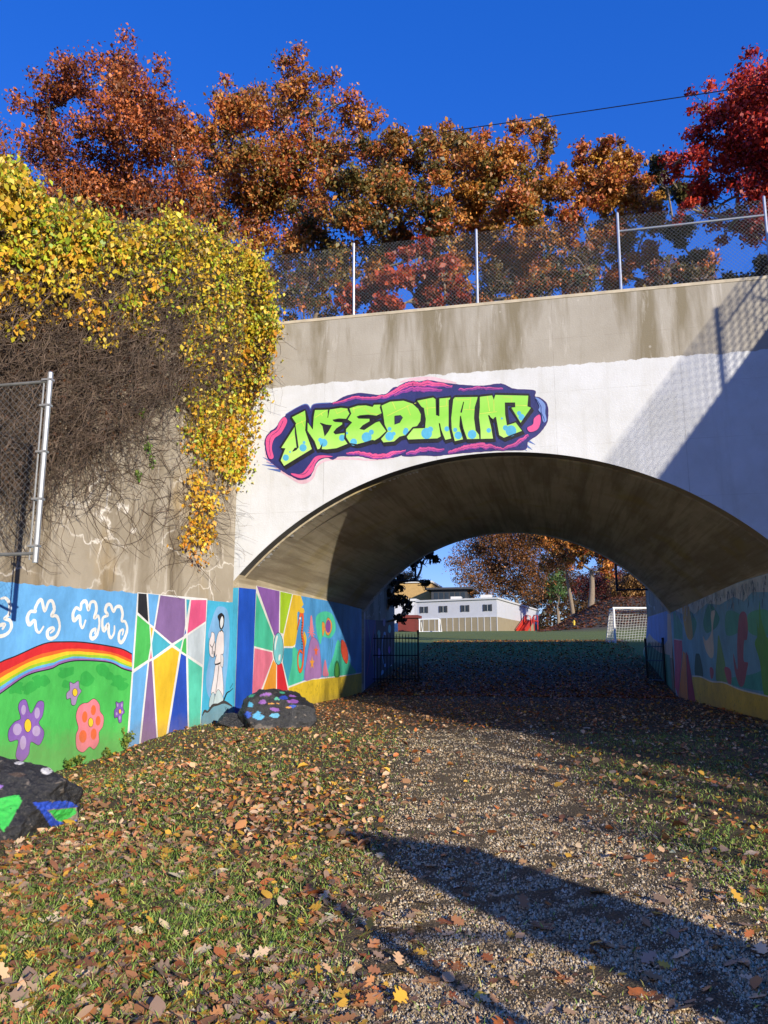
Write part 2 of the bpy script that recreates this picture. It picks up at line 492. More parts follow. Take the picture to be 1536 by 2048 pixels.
A0 = arc(CX, CZ, CR, XL - 0.14, XR + 0.14, 64)
V, F = wall_with_arch(XWL, XWR, YF, YF + 0.34, ZTOP, A0)
facade = bpart('spandrel_wall', V, F, M_CONC)
# coping, a shade proud of the wall
mb = MB(); mb.box(XWL, XWR, YF - 0.012, YF + 0.36, ZTOP, ZTOP + 0.07)
bpart('coping', np.concatenate(mb.V), mb.F, simple('coping_concrete', '#b7ab93', 0.9, 0, 0.2, 3, 0.3))
A2 = arc(CX2, CZ2, CR2, XL - 0.05, XR2 + 0.05, 64)
V, F = wall_with_arch(-7.4, 4.4, YB, YB + 0.4, ZTOP, A2)
bpart('spandrel_wall', V, F, M_CONC)
# dark soffit ring just behind the face, light ring, long vault
def loft(Aa, ya, Ab, yb, ns, mat, name):
    V = []; n = len(Aa)
    for i in range(ns + 1):
        t = i / ns
        P = Aa * (1 - t) + Ab * t
        V += [(x, ya + (yb - ya) * t, z) for x, z in P]
    F = [(i * n + j, i * n + j + 1, (i + 1) * n + j + 1, (i + 1) * n + j) for i in range(ns) for j in range(n - 1)]
    return bpart(name, V, F, mat, smooth=True)

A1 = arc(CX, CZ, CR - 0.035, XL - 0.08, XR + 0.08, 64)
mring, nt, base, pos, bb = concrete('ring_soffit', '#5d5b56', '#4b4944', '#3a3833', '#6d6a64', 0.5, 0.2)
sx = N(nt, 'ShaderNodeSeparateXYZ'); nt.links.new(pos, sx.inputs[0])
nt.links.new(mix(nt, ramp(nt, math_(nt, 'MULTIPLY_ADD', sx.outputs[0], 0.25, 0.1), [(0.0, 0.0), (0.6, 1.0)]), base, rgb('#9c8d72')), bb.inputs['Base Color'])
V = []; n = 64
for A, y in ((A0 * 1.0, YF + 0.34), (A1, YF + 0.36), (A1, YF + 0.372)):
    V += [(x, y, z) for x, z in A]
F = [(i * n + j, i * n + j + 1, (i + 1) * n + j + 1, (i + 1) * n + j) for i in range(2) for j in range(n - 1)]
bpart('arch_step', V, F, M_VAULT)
# edge strip, dark grey to beige rightwards, on the soffit of the spandrel wall
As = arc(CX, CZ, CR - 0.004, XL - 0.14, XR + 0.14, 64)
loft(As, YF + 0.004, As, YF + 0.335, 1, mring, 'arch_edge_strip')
A1b = arc(CX, CZ, CR - 0.035, XL, XR, 64)
loft(A1, YF + 0.372, A1b, YF + 1.08, 2, M_VAULT, 'arch_ring')
A1c = arc(CX, CZ, CR - 0.015, XL - 0.005, XR + 0.005, 64)
loft(A1b, YF + 1.08, A1c, YF + 1.085, 1, M_VAULT, 'ring_joint')
tz = 1.085 / 12.0
A1d = A1c * (1 - 0) ; Aend = arc(CX2, CZ2, CR2, XL - 0.02, XR2 + 0.02, 64)
loft(A1d, YF + 1.085, Aend, YB + 0.1, 14, M_VAULT, 'vault')
# tunnel side walls
mb = MB(); mb.add([(x, y, z) for z in (-0.8, 3.40) for x, y in ((XL, YF + 0.004), (XL, YB), (XL - 0.6, YB), (XL - 0.6, YF + 0.004))],
                  [(0, 1, 5, 4), (4, 5, 6, 7), (0, 4, 7, 3), (1, 2, 6, 5), (2, 3, 7, 6)])
wl = bpart('tunnel_wall', np.concatenate(mb.V), mb.F, M_VAULT)
mb = MB(); mb.add([(x, y, z) for z in (-0.8, 3.40) for x, y in ((XR, YF + 0.004), (XR2, YB), (XR2 + 0.6, YB), (XR + 0.6, YF + 0.004))],
                  [(1, 0, 4, 5), (5, 4, 7, 6), (4, 0, 3, 7), (2, 1, 5, 6), (3, 2, 6, 7)])
wr = bpart('tunnel_wall', np.concatenate(mb.V), mb.F, M_VAULT)
mb = MB(); mb.box(XWL - 1, XWR + 1, YF + 0.36, YB - 0.01, 7.6, 8.35)
bpart('deck_slab', np.concatenate(mb.V), mb.F, simple('asphalt', '#4a4a4a', 0.95, 0, 0.15, 20, 0.3))

# ------------------------------------------------------------------ retaining walls and earth behind them
FW = math.radians(12)
WP0 = np.array([-7.05, 16.3, 0.0])
WN = np.array([math.cos(FW), -math.sin(FW), 0.0])            # faces the path
WD = np.array([-math.sin(FW), -math.cos(FW), 0.0])           # runs towards the viewer

def slab_wall(name, label, p0, d, nrm, length, thick, z0, ztop0, ztop1, mat, group=None, origin=None):
    o = empty(name, tuple(p0[:2]) + (0,))
    tag(o, label, 'wall', group)
    p0 = np.asarray(p0, float)
    V = []
    for s in np.linspace(0, length, 13):
        zt = ztop0 + (ztop1 - ztop0) * s / length
        for off in (0, -thick):
            q = p0 + d * s + nrm * off
            V += [(q[0], q[1], z0), (q[0], q[1], zt)]
    F = []
    for i in range(12):
        a = i * 4; c = a + 4
        F += [(a, c, c + 1, a + 1), (a + 2, a + 3, c + 3, c + 2), (a + 1, c + 1, c + 3, a + 3)]
    F += [(0, 1, 3, 2), (48, 50, 51, 49)]
    part('wall_slab', np.asarray(V) - np.array([p0[0], p0[1], 0]), F, mat, o)
    mb = MB()
    return o

wingL = slab_wall('retaining_wall', 'stained concrete retaining wall with a rainbow and flower mural, hung with vines', WP0, WD, WN, 21, 0.5, -1.2, 9.2, 9.2, M_WING)
FR = math.radians(32)
RP0 = np.array([5.5, 16.44, 0.0]); RD = np.array([math.sin(FR), -math.cos(FR), 0]); RN = np.array([-math.cos(FR), -math.sin(FR), 0])
wingR = slab_wall('retaining_wall', 'long shaded concrete retaining wall that carries a wire mesh fence', RP0, RD, RN, 47, 0.5, -1.2, ZTOP, ZTOP, M_WING)
LFP = np.array([-7.06, YB + 0.41, 0]); LFD = np.array([-0.05, 1, 0]); LFD /= np.linalg.norm(LFD); LFN = np.array([LFD[1], -LFD[0], 0])
wingFL = slab_wall('retaining_wall', 'dark retaining wall with a ring and dots mural beyond the tunnel', LFP, LFD, LFN, 7.5, 0.5, -0.5, 8.6, 5.2, M_WING)
RFP = np.array([4.0, YB + 0.41, 0]); RFD = np.array([0.01, 1, 0]); RFD /= np.linalg.norm(RFD); RFN = np.array([-RFD[1], RFD[0], 0])
wingFR = slab_wall('retaining_wall', 'retaining wall with a blue and green landscape mural beyond the tunnel', RFP, RFD, RFN, 7.5, 0.5, -0.5, 8.6, 5.2, M_WING)

M_BANK = simple('bank_soil', '#5a4c34', 0.95, 0, 0.35, 3, 0.6)
def embank(poly_top, skirt, name='embankment'):
    n = len(poly_top)
    V = [(x, y, z) for x, y, z in poly_top] + [(x + dx, y + dy, -1.0) for (x, y, z), (dx, dy) in zip(poly_top, skirt)]
    F = [tuple(range(n))] + [(i, n + i, n + (i + 1) % n, (i + 1) % n) for i in range(n)]
    o = part(name, V, F, M_BANK); o['kind'] = 'structure'
    return o
we = WP0 + WD * 21 - WN * 0.45
embank([(-7.5, YF + 0.2, 8.3), (we[0] - 0.2, we[1], 8.3), (-70, we[1], 8.3), (-70, 34, 8.2), (-14, 34, 8.0), (-7.9, 33, 6.0), (-7.7, YB, 8.3)],
       [(0, 0), (0, 0), (0, 0), (0, 10), (0, 8), (-0.4, 4), (0, 0)])
re = RP0 + RD * 47 - RN * 0.45
embank([(5.9, YF + 0.2, 8.3), (4.7, YB, 8.3), (4.75, 32, 3.4), (12, 33, 7.0), (90, 34, 8.2), (90, re[1], 8.3), (re[0] + 0.2, re[1], 8.3)],
       [(0, 0), (0, 0), (0.3, 4), (0, 8), (0, 10), (0, 0), (0, 0)])

# ------------------------------------------------------------------ paint work: flat shapes on the walls
class Plane:
    def __init__(self, p0, n):
        self.p0 = np.asarray(p0, float); self.n = np.asarray(n, float) / np.linalg.norm(n)
        up = np.array([0, 0, 1.0]); self.u = np.cross(up, self.n); self.u /= np.linalg.norm(self.u); self.v = up
    def P(self, px):
        return on_plane(np.asarray(px, float), self.p0, self.n)
    def uv(self, P):
        d = np.asarray(P) - self.p0
        return np.stack([d @ self.u, d @ self.v], -1)
    def xyz(self, q, off):
        q = np.asarray(q, float)
        return self.p0 + q[:, :1] * self.u + q[:, 1:2] * self.v + self.n * off

PL_F = Plane((0, YF, 0), (0, -1, 0))
PL_W = Plane(WP0, WN)
PL_L = Plane((XL, YF, 0), (1, 0, 0))
rt = np.array([XR2 - XR, YB - YF, 0]); rt /= np.linalg.norm(rt)
PL_R = Plane((XR, YF, 0), (-rt[1], rt[0], 0))
PL_FL = Plane(LFP, LFN)
PL_FR = Plane(RFP, RFN)

def catmull(pts, closed=True, sub=5):
    P = np.asarray(pts, float); n = len(P); out = []
    rng = range(n) if closed else range(n - 1)
    for i in rng:
        if closed: p = [P[(i + k - 1) % n] for k in range(4)]
        else: p = [P[max(i - 1, 0)], P[i], P[i + 1], P[min(i + 2, n - 1)]]
        for t in np.arange(sub) / sub:
            out.append(0.5 * ((2 * p[1]) + (-p[0] + p[2]) * t + (2 * p[0] - 5 * p[1] + 4 * p[2] - p[3]) * t ** 2 + (-p[0] + 3 * p[1] - 3 * p[2] + p[3]) * t ** 3))
    if not closed: out.append(P[-1])
    return np.asarray(out)

class Figure:
    """one painted figure on one wall: a stack of flat colour shapes"""
    def __init__(self, plane, base=0.003):
        self.pl = plane; self.off = base; self.V = []; self.F = []; self.I = []; self.n = 0; self.mats = []
    def _mat(self, hexc):
        m = paint(hexc) if isinstance(hexc, str) else hexc
        if m not in self.mats: self.mats.append(m)
        return self.mats.index(m)
    def _add(self, q, F, hexc):
        V = self.pl.xyz(q, self.off)
        mi = self._mat(hexc)
        for f in F:
            a, b_, c = (q[f[0]], q[f[1]], q[f[2]])
            area = (b_[0] - a[0]) * (c[1] - a[1]) - (b_[1] - a[1]) * (c[0] - a[0])
            self.F.append(tuple(i + self.n for i in (f if area > 0 else f[::-1]))); self.I.append(mi)
        self.V.append(V); self.n += len(V)
    def q(self, px):
        return self.pl.uv(self.pl.P(px))
    def poly(self, hexc, px, smooth=False, up=0.0012, world=False):
        q = np.asarray(px, float) if world else self.q(px)
        if smooth: q = catmull(q, True, 5)
        tris = tessellate_polygon([[Vector((x, y, 0)) for x, y in q]])
        self._add(q, [tuple(t) for t in tris], hexc); self.off += up
        return self
    def stroke(self, hexc, px, w, closed=False, smooth=True, up=0.0012, jit=0.0):
        P = np.asarray(px, float)
        if smooth: P = catmull(P, closed, 6)
        if closed: P = np.concatenate([P, P[:2]])
        q = self.q(P)
        n = len(q)
        ww = np.asarray(w if hasattr(w, '__len__') else [w, w], float)
        ww = np.interp(np.linspace(0, 1, n), np.linspace(0, 1, len(ww)), ww)
        d = np.linalg.norm(self.pl.P(P) - CAM, axis=1) / FPX        # metres per pixel there
        T = np.gradient(q, axis=0); T /= np.linalg.norm(T, axis=1)[:, None] + 1e-9
        Nn = np.stack([-T[:, 1], T[:, 0]], -1)
        h = (ww * d * 0.5)[:, None]
        if jit: h = h * (1 + RNG.normal(0, jit, h.shape))
        L = q + Nn * h; R = q - Nn * h
        self._add(np.concatenate([L, R]), [f for i in range(n - 1) for f in ((i, i + 1, n + i + 1), (i, n + i + 1, n + i))], hexc); self.off += up
        return self
    def ell(self, hexc, c, rx, ry, rot=0.0, up=0.0012):
        a = np.linspace(0, 2 * math.pi, 22, endpoint=False)
        x = rx * np.cos(a); y = ry * np.sin(a)
        return self.poly(hexc, np.stack([c[0] + x * math.cos(rot) - y * math.sin(rot), c[1] + x * math.sin(rot) + y * math.cos(rot)], -1), up=up)
    def done(self, name, parent):
        V = np.concatenate(self.V) - np.array(parent_origin(parent))
        return part(name, V, self.F, self.mats, parent, idx=self.I)

def parent_origin(o):
    v = np.zeros(3)
    while o is not None:
        v += np.array(o.location); o = o.parent
    return tuple(v)

# --- left retaining wall: rainbow mural
z3 = lambda p: zz(p, 3.2, 0, 1140)
z8 = lambda p: zz(p, 1536 / 280, 0, 1150)
mural = Figure(PL_W, 0.003)
rag = [(x, 75 + 0.0805 * x + random.uniform(-7, 7)) for x in range(-900, 880, 24)]
mural.poly('#6bb2ea', z3(rag + [(880, 145), (812, 1160), (812, 1700), (-900, 2300)]))
Tpx = [(-700, 1090), (-400, 830), (-180, 690), (0, 590), (100, 550), (280, 472), (400, 460), (550, 465), (760, 500), (846, 540)]
Bpx = [(-700, 1400), (-400, 1080), (-180, 910), (0, 790), (170, 675), (330, 630), (380, 604), (490, 580), (690, 590), (780, 630), (836, 648)]
xs = np.linspace(-700, 843, 90)
Tc, Bc = catmull(Tpx, False, 8), catmull(Bpx, False, 8)
Ty = np.interp(xs, Tc[:, 0], Tc[:, 1]); By = np.interp(xs, Bc[:, 0], Bc[:, 1])
mural.poly('#4cc257', z3([(x, y) for x, y in zip(xs, By)] + [(812, 1160), (812, 1700), (-700, 2300)]))
M_MURAL = mural.done('mural_painting', wingL)
fr = [0.0, 0.36, 0.50, 0.67, 0.78, 0.89, 1.0]
rb = Figure(PL_W, 0.0066)
for k, c in enumerate(['#d8232a', '#ee6a25', '#f6cf2b', '#9fcf32', '#62b3ee', '#9b6cb4']):
    wob = lambda f: By * f + Ty * (1 - f) + (np.convolve(RNG.normal(0, 5, len(xs) + 6), np.ones(7) / 7, 'valid') if 0 < f < 1 else 0)
    if k == 0: up_ = wob(fr[0])
    lo_ = wob(fr[k + 1])
    rb.poly(c, z3(list(zip(xs, up_)) + list(zip(xs, lo_))[::-1]), up=0.0)
    up_ = lo_
rb.off += 0.0012
rb.stroke('#191a22', z3(list(zip(xs, Ty))), 2.2, smooth=False).stroke('#191a22', z3(list(zip(xs, By))), 2.0, smooth=False)
rb.done('painted_rainbow', M_MURAL)
# darker green brushing on the hill
bg = Figure(PL_W, 0.0062)
for k in range(16):
    x = random.uniform(80, 800); y = np.interp(x, xs, By) + random.uniform(35, 150)
    bg.poly('#35b04a', z3([(x + random.uniform(25, 60) * math.cos(a) * random.uniform(.7, 1.2), y + random.uniform(18, 55) * math.sin(a)) for a in np.linspace(0, 6.28, 9)[:-1]]), True, up=0.00005)
bg.done('painted_grass_shading', M_MURAL)
clouds = [
    [(0, 262), (60, 255), (105, 330), (95, 430), (45, 478), (105, 500), (122, 570), (80, 640), (0, 672), (-60, 640), (-40, 570), (20, 545), (50, 545), (20, 600)],
    [(545, 640), (590, 600), (570, 578), (520, 615), (522, 680), (562, 698), (620, 660), (652, 560), (622, 455), (562, 445), (592, 380), (572, 292), (530, 295), (487, 395), (455, 280), (420, 290), (382, 370), (388, 402), (330, 402), (297, 470), (318, 545), (375, 500), (395, 600), (430, 630), (478, 560)],
    [(1035, 650), (1045, 592), (1002, 620), (990, 680), (1020, 697), (1062, 650), (1087, 540), (1075, 450), (1032, 472), (1055, 380), (1040, 300), (992, 302), (967, 385), (940, 290), (892, 310), (880, 380), (832, 360), (797, 430), (812, 500), (868, 450), (880, 540), (905, 580), (938, 490)],
    [(1338, 662), (1350, 602), (1312, 622), (1300, 700), (1325, 742), (1365, 690), (1393, 590), (1370, 512), (1332, 502), (1342, 430), (1320, 352), (1272, 352), (1242, 402), (1210, 330), (1172, 330), (1152, 390), (1180, 440), (1127, 470), (1120, 560), (1140, 610), (1183, 540), (1190, 640), (1215, 690), (1250, 630), (1252, 552)]]
for c in clouds:
    f = Figure(PL_W, 0.0066)
    f.stroke('#f4f1ea', z8(c), [3, 6.5, 7, 5, 7, 5.5, 7, 5, 7.5, 6, 3.5], jit=0.05)
    f.done('painted_cloud', M_MURAL)

def flower(outline, ells, colour, spots, eye, eyec='#f7cf2e'):
    f = Figure(PL_W, 0.0068)
    o = z3(outline)
    f.stroke('#26222e', o, 1.9, closed=True).poly(colour, o, True)
    for (x, y, rx, ry) in ells:
        f.ell(spots, z3([(x, y)])[0], rx / 3.2, ry / 3.2, 0.06, up=0.0)
    f.off += 0.0012
    x, y, rx, ry = eye
    f.ell('#26222e', z3([(x, y)])[0], rx / 3.2 + 0.9, ry / 3.2 + 0.9).ell(eyec, z3([(x, y)])[0], rx / 3.2, ry / 3.2)
    return f.done('painted_flower', M_MURAL)
flower([(130, 840), (165, 835), (195, 920), (240, 845), (278, 850), (270, 930), (245, 980), (280, 1040), (250, 1118), (195, 1100), (180, 1180), (135, 1225), (100, 1190), (115, 1090), (60, 1095), (53, 1030), (90, 975), (130, 950), (116, 880)],
       [(148, 895, 15, 32), (235, 915, 17, 36), (108, 1020, 28, 38), (230, 1030, 26, 34), (145, 1105, 20, 45)], '#8b63b8', '#b9a3cf', (175, 995, 21, 41))
flower([(560, 850), (600, 825), (633, 860), (638, 905), (660, 940), (655, 1000), (630, 1040), (630, 1100), (600, 1145), (570, 1130), (530, 1165), (490, 1140), (485, 1060), (500, 1010), (485, 940), (500, 880), (530, 855)],
       [(540, 940, 17, 37), (595, 897, 16, 33), (625, 965, 16, 31), (597, 1050, 19, 36), (528, 1065, 24, 41)], '#ef8592', '#ef6a35', (578, 975, 15, 28))
flower([(445, 720), (470, 728), (500, 712), (505, 755), (518, 775), (495, 810), (480, 860), (457, 860), (450, 820), (427, 825), (425, 790), (445, 765)], [], '#ab8fbe', '#ab8fbe', (477, 783, 15, 24))
flower([(740, 845), (760, 852), (785, 842), (785, 885), (795, 910), (778, 930), (775, 970), (760, 975), (750, 940), (732, 945), (730, 900), (742, 880)], [(750, 865, 5, 12), (777, 865, 5, 12), (744, 920, 6, 10), (778, 910, 6, 10), (764, 945, 5, 14)], '#7f5ab0', '#b39bcb', (765, 905, 7, 14))

# abstract panel of straight-edged colour fields on white
ab = Figure(PL_W, 0.006)
ab.poly('#eeeeea', z3([(878, 143), (1326, 183), (1282, 1010), (1282, 1300), (808, 1500), (808, 1130)]))
for c, p in [('#23242a', [(884, 149), (936, 153), (948, 334), (880, 270)]), ('#4fc25c', [(877, 288), (954, 352), (962, 480), (946, 574), (854, 634)]),
             ('#efc230', [(961, 364), (977, 375), (967, 440)]), ('#6bb2ea', [(946, 152), (1015, 160), (983, 362), (956, 342)]),
             ('#86689c', [(1025, 162), (1182, 184), (1183, 350), (1174, 425), (1100, 470), (990, 376)]), ('#45aec4', [(1191, 188), (1213, 190), (1193, 310)]),
             ('#2a52b8', [(1185, 376), (1189, 404), (1177, 418)]), ('#ee5f8e', [(1222, 192), (1320, 192), (1315, 328), (1197, 408)]),
             ('#c9d6dd', [(1200, 420), (1313, 342), (1295, 606), (1200, 543)]), ('#45aec4', [(985, 388), (1090, 478), (976, 562), (971, 470)]),
             ('#e77a93', [(965, 512), (971, 563), (956, 572)]), ('#55c8ae', [(1112, 480), (1168, 443), (1152, 510)]),
             ('#4fc25c', [(1175, 444), (1190, 433), (1191, 540), (1160, 519)]), ('#efc42c', [(1099, 494), (1146, 524), (1050, 1130), (1014, 1160), (980, 577)]),
             ('#6bb2ea', [(851, 660), (943, 594), (880, 1180), (815, 1220)]), ('#86689c', [(953, 588), (969, 580), (1003, 1120), (890, 1200)]),
             ('#2450c0', [(1157, 534), (1189, 553), (1201, 1080), (1062, 1130)]), ('#5ccdb0', [(1202, 563), (1293, 624), (1278, 1040), (1210, 1080)])]:
    ab.poly(c, z3(p), up=0.00004)
ab.done('abstract_painting', wingL)

# the painted standing figure with a bundle
z9 = lambda p: zz(p, 7.5875, 400, 1190)
fg = Figure(PL_W, 0.006)
fg.poly('#45b4d8', z9([(112, 78), (250, 95), (430, 110), (500, 110), (500, 2300), (-5, 2300), (10, 1900)]))
fg.poly('#7fb4e0', z9([(230, 225), (320, 175), (410, 235), (445, 500), (430, 900), (390, 1300), (350, 1560), (140, 1560), (90, 1250), (170, 750), (120, 600)]), True)
INK, SK = '#1c1a1c', '#eee4e2'
for p, c in [([(235, 1060), (310, 1050), (330, 1150), (345, 1530), (225, 1500), (165, 1490), (205, 1250)], '#ebe3e4'), ([(150, 1560), (190, 1480), (215, 1520), (210, 1650), (135, 1700)], '#bcd3d8'),
             ([(218, 1560), (265, 1440), (320, 1500), (343, 1610), (213, 1660)], '#c3d6d8'), ([(330, 900), (350, 960), (338, 1090), (308, 1060), (305, 930)], '#d9d6d6'),
             ([(285, 560), (345, 560), (355, 700), (350, 880), (310, 905), (302, 1030), (220, 1045), (250, 900), (225, 925), (245, 690)], SK),
             ([(170, 568), (210, 590), (215, 690), (225, 760), (205, 935), (150, 915), (135, 820), (137, 700), (165, 620)], '#ece4e4')]:
    fg.stroke(INK, z9(p), 1.7, closed=True, up=0.0002).poly(c, z9(p), True, up=0.0002)
fg.stroke(INK, z9([(145, 750), (180, 790), (220, 700)]), 1.6).stroke(INK, z9([(180, 790), (178, 900)]), 1.8, up=0.0002).stroke(INK, z9([(205, 850), (207, 940)]), 2.4)
fg.stroke(INK, z9([(280, 1060), (255, 1300), (232, 1470)]), 1.2).stroke(INK, z9([(220, 1050), (260, 1045), (300, 1025)]), 2.2)
fg.poly(INK, z9([(260, 320), (310, 272), (350, 300), (363, 350), (350, 480), (315, 522), (288, 490), (280, 400)]), True)
fg.poly('#dfe3e4', z9([(300, 380), (325, 322), (345, 370), (340, 450), (312, 505), (296, 450)]), True)
fg.stroke(INK, z9([(295, 560), (318, 530), (340, 560)]), 1.6)
fg.poly('#6f9fb0', z9([(25, 1830), (100, 1750), (180, 1680), (340, 1630), (400, 1640), (480, 1690), (470, 1850), (200, 1960), (20, 2000)]), True)
fg.stroke('#3d3a38', z9([(25, 1830), (60, 1760), (110, 1770), (180, 1680), (260, 1660), (340, 1625), (400, 1640), (480, 1690)]), [2, 5, 3, 6, 4, 6, 5, 2])
fg.stroke(INK, z9([(345, 1610), (395, 1490), (440, 1460), (490, 1415)]), [3.5, 3, 2, 1.2])
fg.stroke(INK, z9([(365, 1690), (385, 1750), (420, 1715), (375, 1760), (415, 1780), (390, 1700)]), 0.9).stroke(INK, z9([(445, 1415), (470, 1370), (485, 1340)]), 0.9)
fg.done('figure_painting', wingL)

# --- left tunnel wall
z10 = lambda p: zz(p, 4.8, 440, 1080)
fp = Figure(PL_F, 0.003)
q0 = PL_F.uv(np.array([[XWL + 0.002, YF, -0.4], [-7.003, YF, -0.4], [-7.003, YF, 3.06], [XWL + 0.002, YF, 3.05]]))
fp.poly('#46b2d6', q0, world=True)
fp.done('painted_corner_strip', bridge)
tw = Figure(PL_L, 0.003)
def lw(y, z): return PL_L.uv(np.array([[XL, y, z]]))[0]
tw.poly('#1554c8', [lw(YF + 0.004, -0.4), lw(YF + 1.07, -0.4), lw(YF + 1.07, 3.10), lw(YF + 0.004, 3.06)], world=True)
tw.poly('#f0efe9', z10([(346, 438), (590, 492), (775, 535), (760, 900), (700, 1100), (670, 1480), (650, 1700), (300, 1700)]))
for c, p in [('#9160b4', [(352, 442), (570, 492), (563, 890), (522, 920)]), ('#4cc9a2', [(348, 505), (512, 925), (505, 1066), (325, 1018)]), ('#a8cf1e', [(578, 495), (690, 520), (605, 900), (574, 890)]),
             ('#eac42a', [(699, 523), (775, 537), (800, 620), (740, 700), (745, 860), (722, 1000), (700, 1020), (611, 1020), (609, 930)]), ('#ea7c96', [(330, 1038), (500, 1078), (506, 1140), (388, 1450), (330, 1640), (305, 1640), (310, 1400)]),
             ('#f0a22e', [(510, 1150), (539, 1195), (533, 1640), (340, 1640)]), ('#dc2430', [(545, 1195), (594, 1182), (652, 1450), (665, 1640), (545, 1640)]), ('#3aa6c6', [(612, 1037), (705, 1037), (692, 1180), (652, 1392), (600, 1172)])]:
    tw.poly(c, z10(p), up=0.00004)
tw.off += 0.001
tw.ell('#20242a', z10([(558, 1045)])[0], 50 / 4.8, 158 / 4.8).ell('#7fd0d8', z10([(558, 1045)])[0], 45 / 4.8, 152 / 4.8)
tw.poly('#f5f6f4', z10([(535, 930), (552, 925), (535, 1010), (528, 1060), (522, 1020)]), True).poly('#f5f6f4', z10([(560, 1110), (578, 1100), (572, 1150), (558, 1155)]), True)
tw_o = tw.done('sunburst_painting', bridge)
se = Figure(PL_L, 0.0046)
se.poly('#4f9fe0', z10([(774, 537), (1010, 580), (1358, 650), (1358, 1290), (1000, 1335), (655, 1402), (692, 1180), (722, 1005), (745, 860), (740, 700), (800, 620)]))
MINT = '#4ccfa6'
for p in ([(920, 740), (1000, 685), (1080, 720), (1110, 850), (1060, 940), (985, 930), (962, 1000), (930, 900)], [(700, 1030), (760, 1100), (800, 1330), (655, 1402), (690, 1180)],
          [(1130, 960), (1180, 1050), (1245, 1180), (1300, 1290), (1040, 1318), (1090, 1100)]):
    se.poly(MINT, z10(p), True, up=0.0001)
se.poly('#eac928', z10([(655, 1412), (800, 1358), (880, 1335), (1140, 1308), (1358, 1275), (1358, 1560), (655, 1760)]))
se.stroke('#f4f3ee', z10([(655, 1412), (800, 1358), (880, 1335), (1140, 1310), (1355, 1276)]), [3.2, 2.8, 2.2, 1.6], smooth=False)
for k in range(90):
    x = random.uniform(680, 1330); y = np.interp(x, [655, 880, 1140, 1355], [1420, 1345, 1318, 1284]) + random.uniform(12, 180)
    se.stroke(random.choice(['#8a7a1c', '#4d4a22', '#b0951e']), z10([(x, y), (x + random.uniform(-6, 6), y + random.uniform(14, 34))]), 0.8, smooth=False, up=0.00001)
se.off += 0.001
se_o = se.done('undersea_painting', bridge)
def sea(name, fn):
    f = Figure(PL_L, 0.0095); fn(f); return f.done(name, se_o)
def seahorse(f):
    path = z10([(738, 862), (752, 800), (768, 725), (788, 705), (792, 800), (782, 900), (802, 1000), (797, 1120), (786, 1220), (765, 1258), (746, 1205), (746, 1110), (764, 1064), (788, 1085)])
    wd = [2, 5, 10, 11, 9.5, 9, 9.5, 9, 8, 7, 6, 5.5, 5, 3]
    f.poly('#eabf2e', z10([(800, 880), (826, 930), (822, 1000), (800, 1040)]), True)
    f.stroke('#33201c', path, [w + 1.6 for w in wd]).stroke('#ee6428', path, wd)
    f.poly('#eabf2e', z10([(752, 668), (775, 650), (800, 660), (802, 700), (760, 695)]), True)
    for y in range(790, 1060, 26): f.stroke('#33201c', z10([(776, y), (790, y + 4)]), 1.1, smooth=False, up=0)
    f.ell('#f0efe8', z10([(764, 752)])[0], 1.6, 2.4)
sea('painted_seahorse', seahorse)
def coral(f):
    f.poly('#a97ab8', z10([(868, 955), (920, 950), (955, 1050), (972, 1300), (890, 1332), (810, 1340), (830, 1150)]), True)
    for k in range(26):
        a = random.uniform(0, 6.28); L = random.uniform(30, 75)
        f.stroke('#ee7f8e', z10([(875, 885), (875 + 0.6 * L * math.cos(a), 885 + 1.3 * L * math.sin(a))]), [3.4, 0.6], smooth=False, up=0.00001)
    f.poly('#ee8a96', z10([(866, 735), (880, 735), (888, 840), (880, 900), (858, 900), (860, 830)]), True)
    f.stroke('#7a4a86', z10([(812, 1335), (830, 1150), (868, 955), (920, 950), (955, 1050), (972, 1300)]), 0.6)
    for cx_, cy_, r, c in ((880, 1180, 42, '#f0a22e'), (918, 1065, 38, '#ee6a30')):
        f.poly(c, z10([(cx_ + (r if k % 2 == 0 else r * .38) * .62 * math.sin(k * math.pi / 5), cy_ - (r if k % 2 == 0 else r * .38) * 1.7 * math.cos(k * math.pi / 5)) for k in range(10)]))
sea('painted_coral', coral)
def fish(f):
    f.poly('#f0a03a', z10([(978, 790), (1000, 800), (1005, 850), (1015, 790), (1035, 745), (1068, 790), (1070, 860), (1040, 915), (1015, 900), (1005, 860), (985, 925), (978, 880)]), True)
    f.stroke('#4a2a1c', z10([(978, 790), (1000, 800), (1005, 850), (1015, 790), (1035, 745), (1068, 790), (1070, 860), (1040, 915), (1015, 900), (1005, 860), (985, 925), (978, 880)]), 0.7, closed=True)
    f.poly('#8d4fa8', z10([(1018, 790), (1038, 765), (1058, 800), (1055, 870), (1030, 890), (1010, 850)]), True)
sea('painted_fish', fish)
sea('painted_fish', lambda f: f.stroke('#3a1c1c', z10([(1165, 960), (1205, 1000), (1228, 1100), (1215, 1185), (1180, 1140), (1160, 1060)]), 1.5, closed=True).poly('#ea5426', z10([(1165, 960), (1205, 1000), (1228, 1100), (1215, 1185), (1180, 1140), (1160, 1060)]), True))
sea('painted_seaweed', lambda f: [f.stroke('#2f8a6a', z10([(x, 1200), (x - 8, 1100), (x + 6, 1000), (x, 950)]), 0.9) for x in (1040, 1055, 1072)])
sea('painted_coral', lambda f: f.poly('#d87c96', z10([(985, 1300), (995, 1190), (1010, 1150), (1025, 1230), (1040, 1300)]), True))
sea('painted_cactus', lambda f: f.poly('#2f7a3a', z10([(1095, 1310), (1098, 1200), (1120, 1155), (1142, 1200), (1146, 1305)]), True).poly('#58a83a', z10([(1105, 1300), (1108, 1215), (1121, 1180), (1134, 1215), (1137, 1300)]), True))

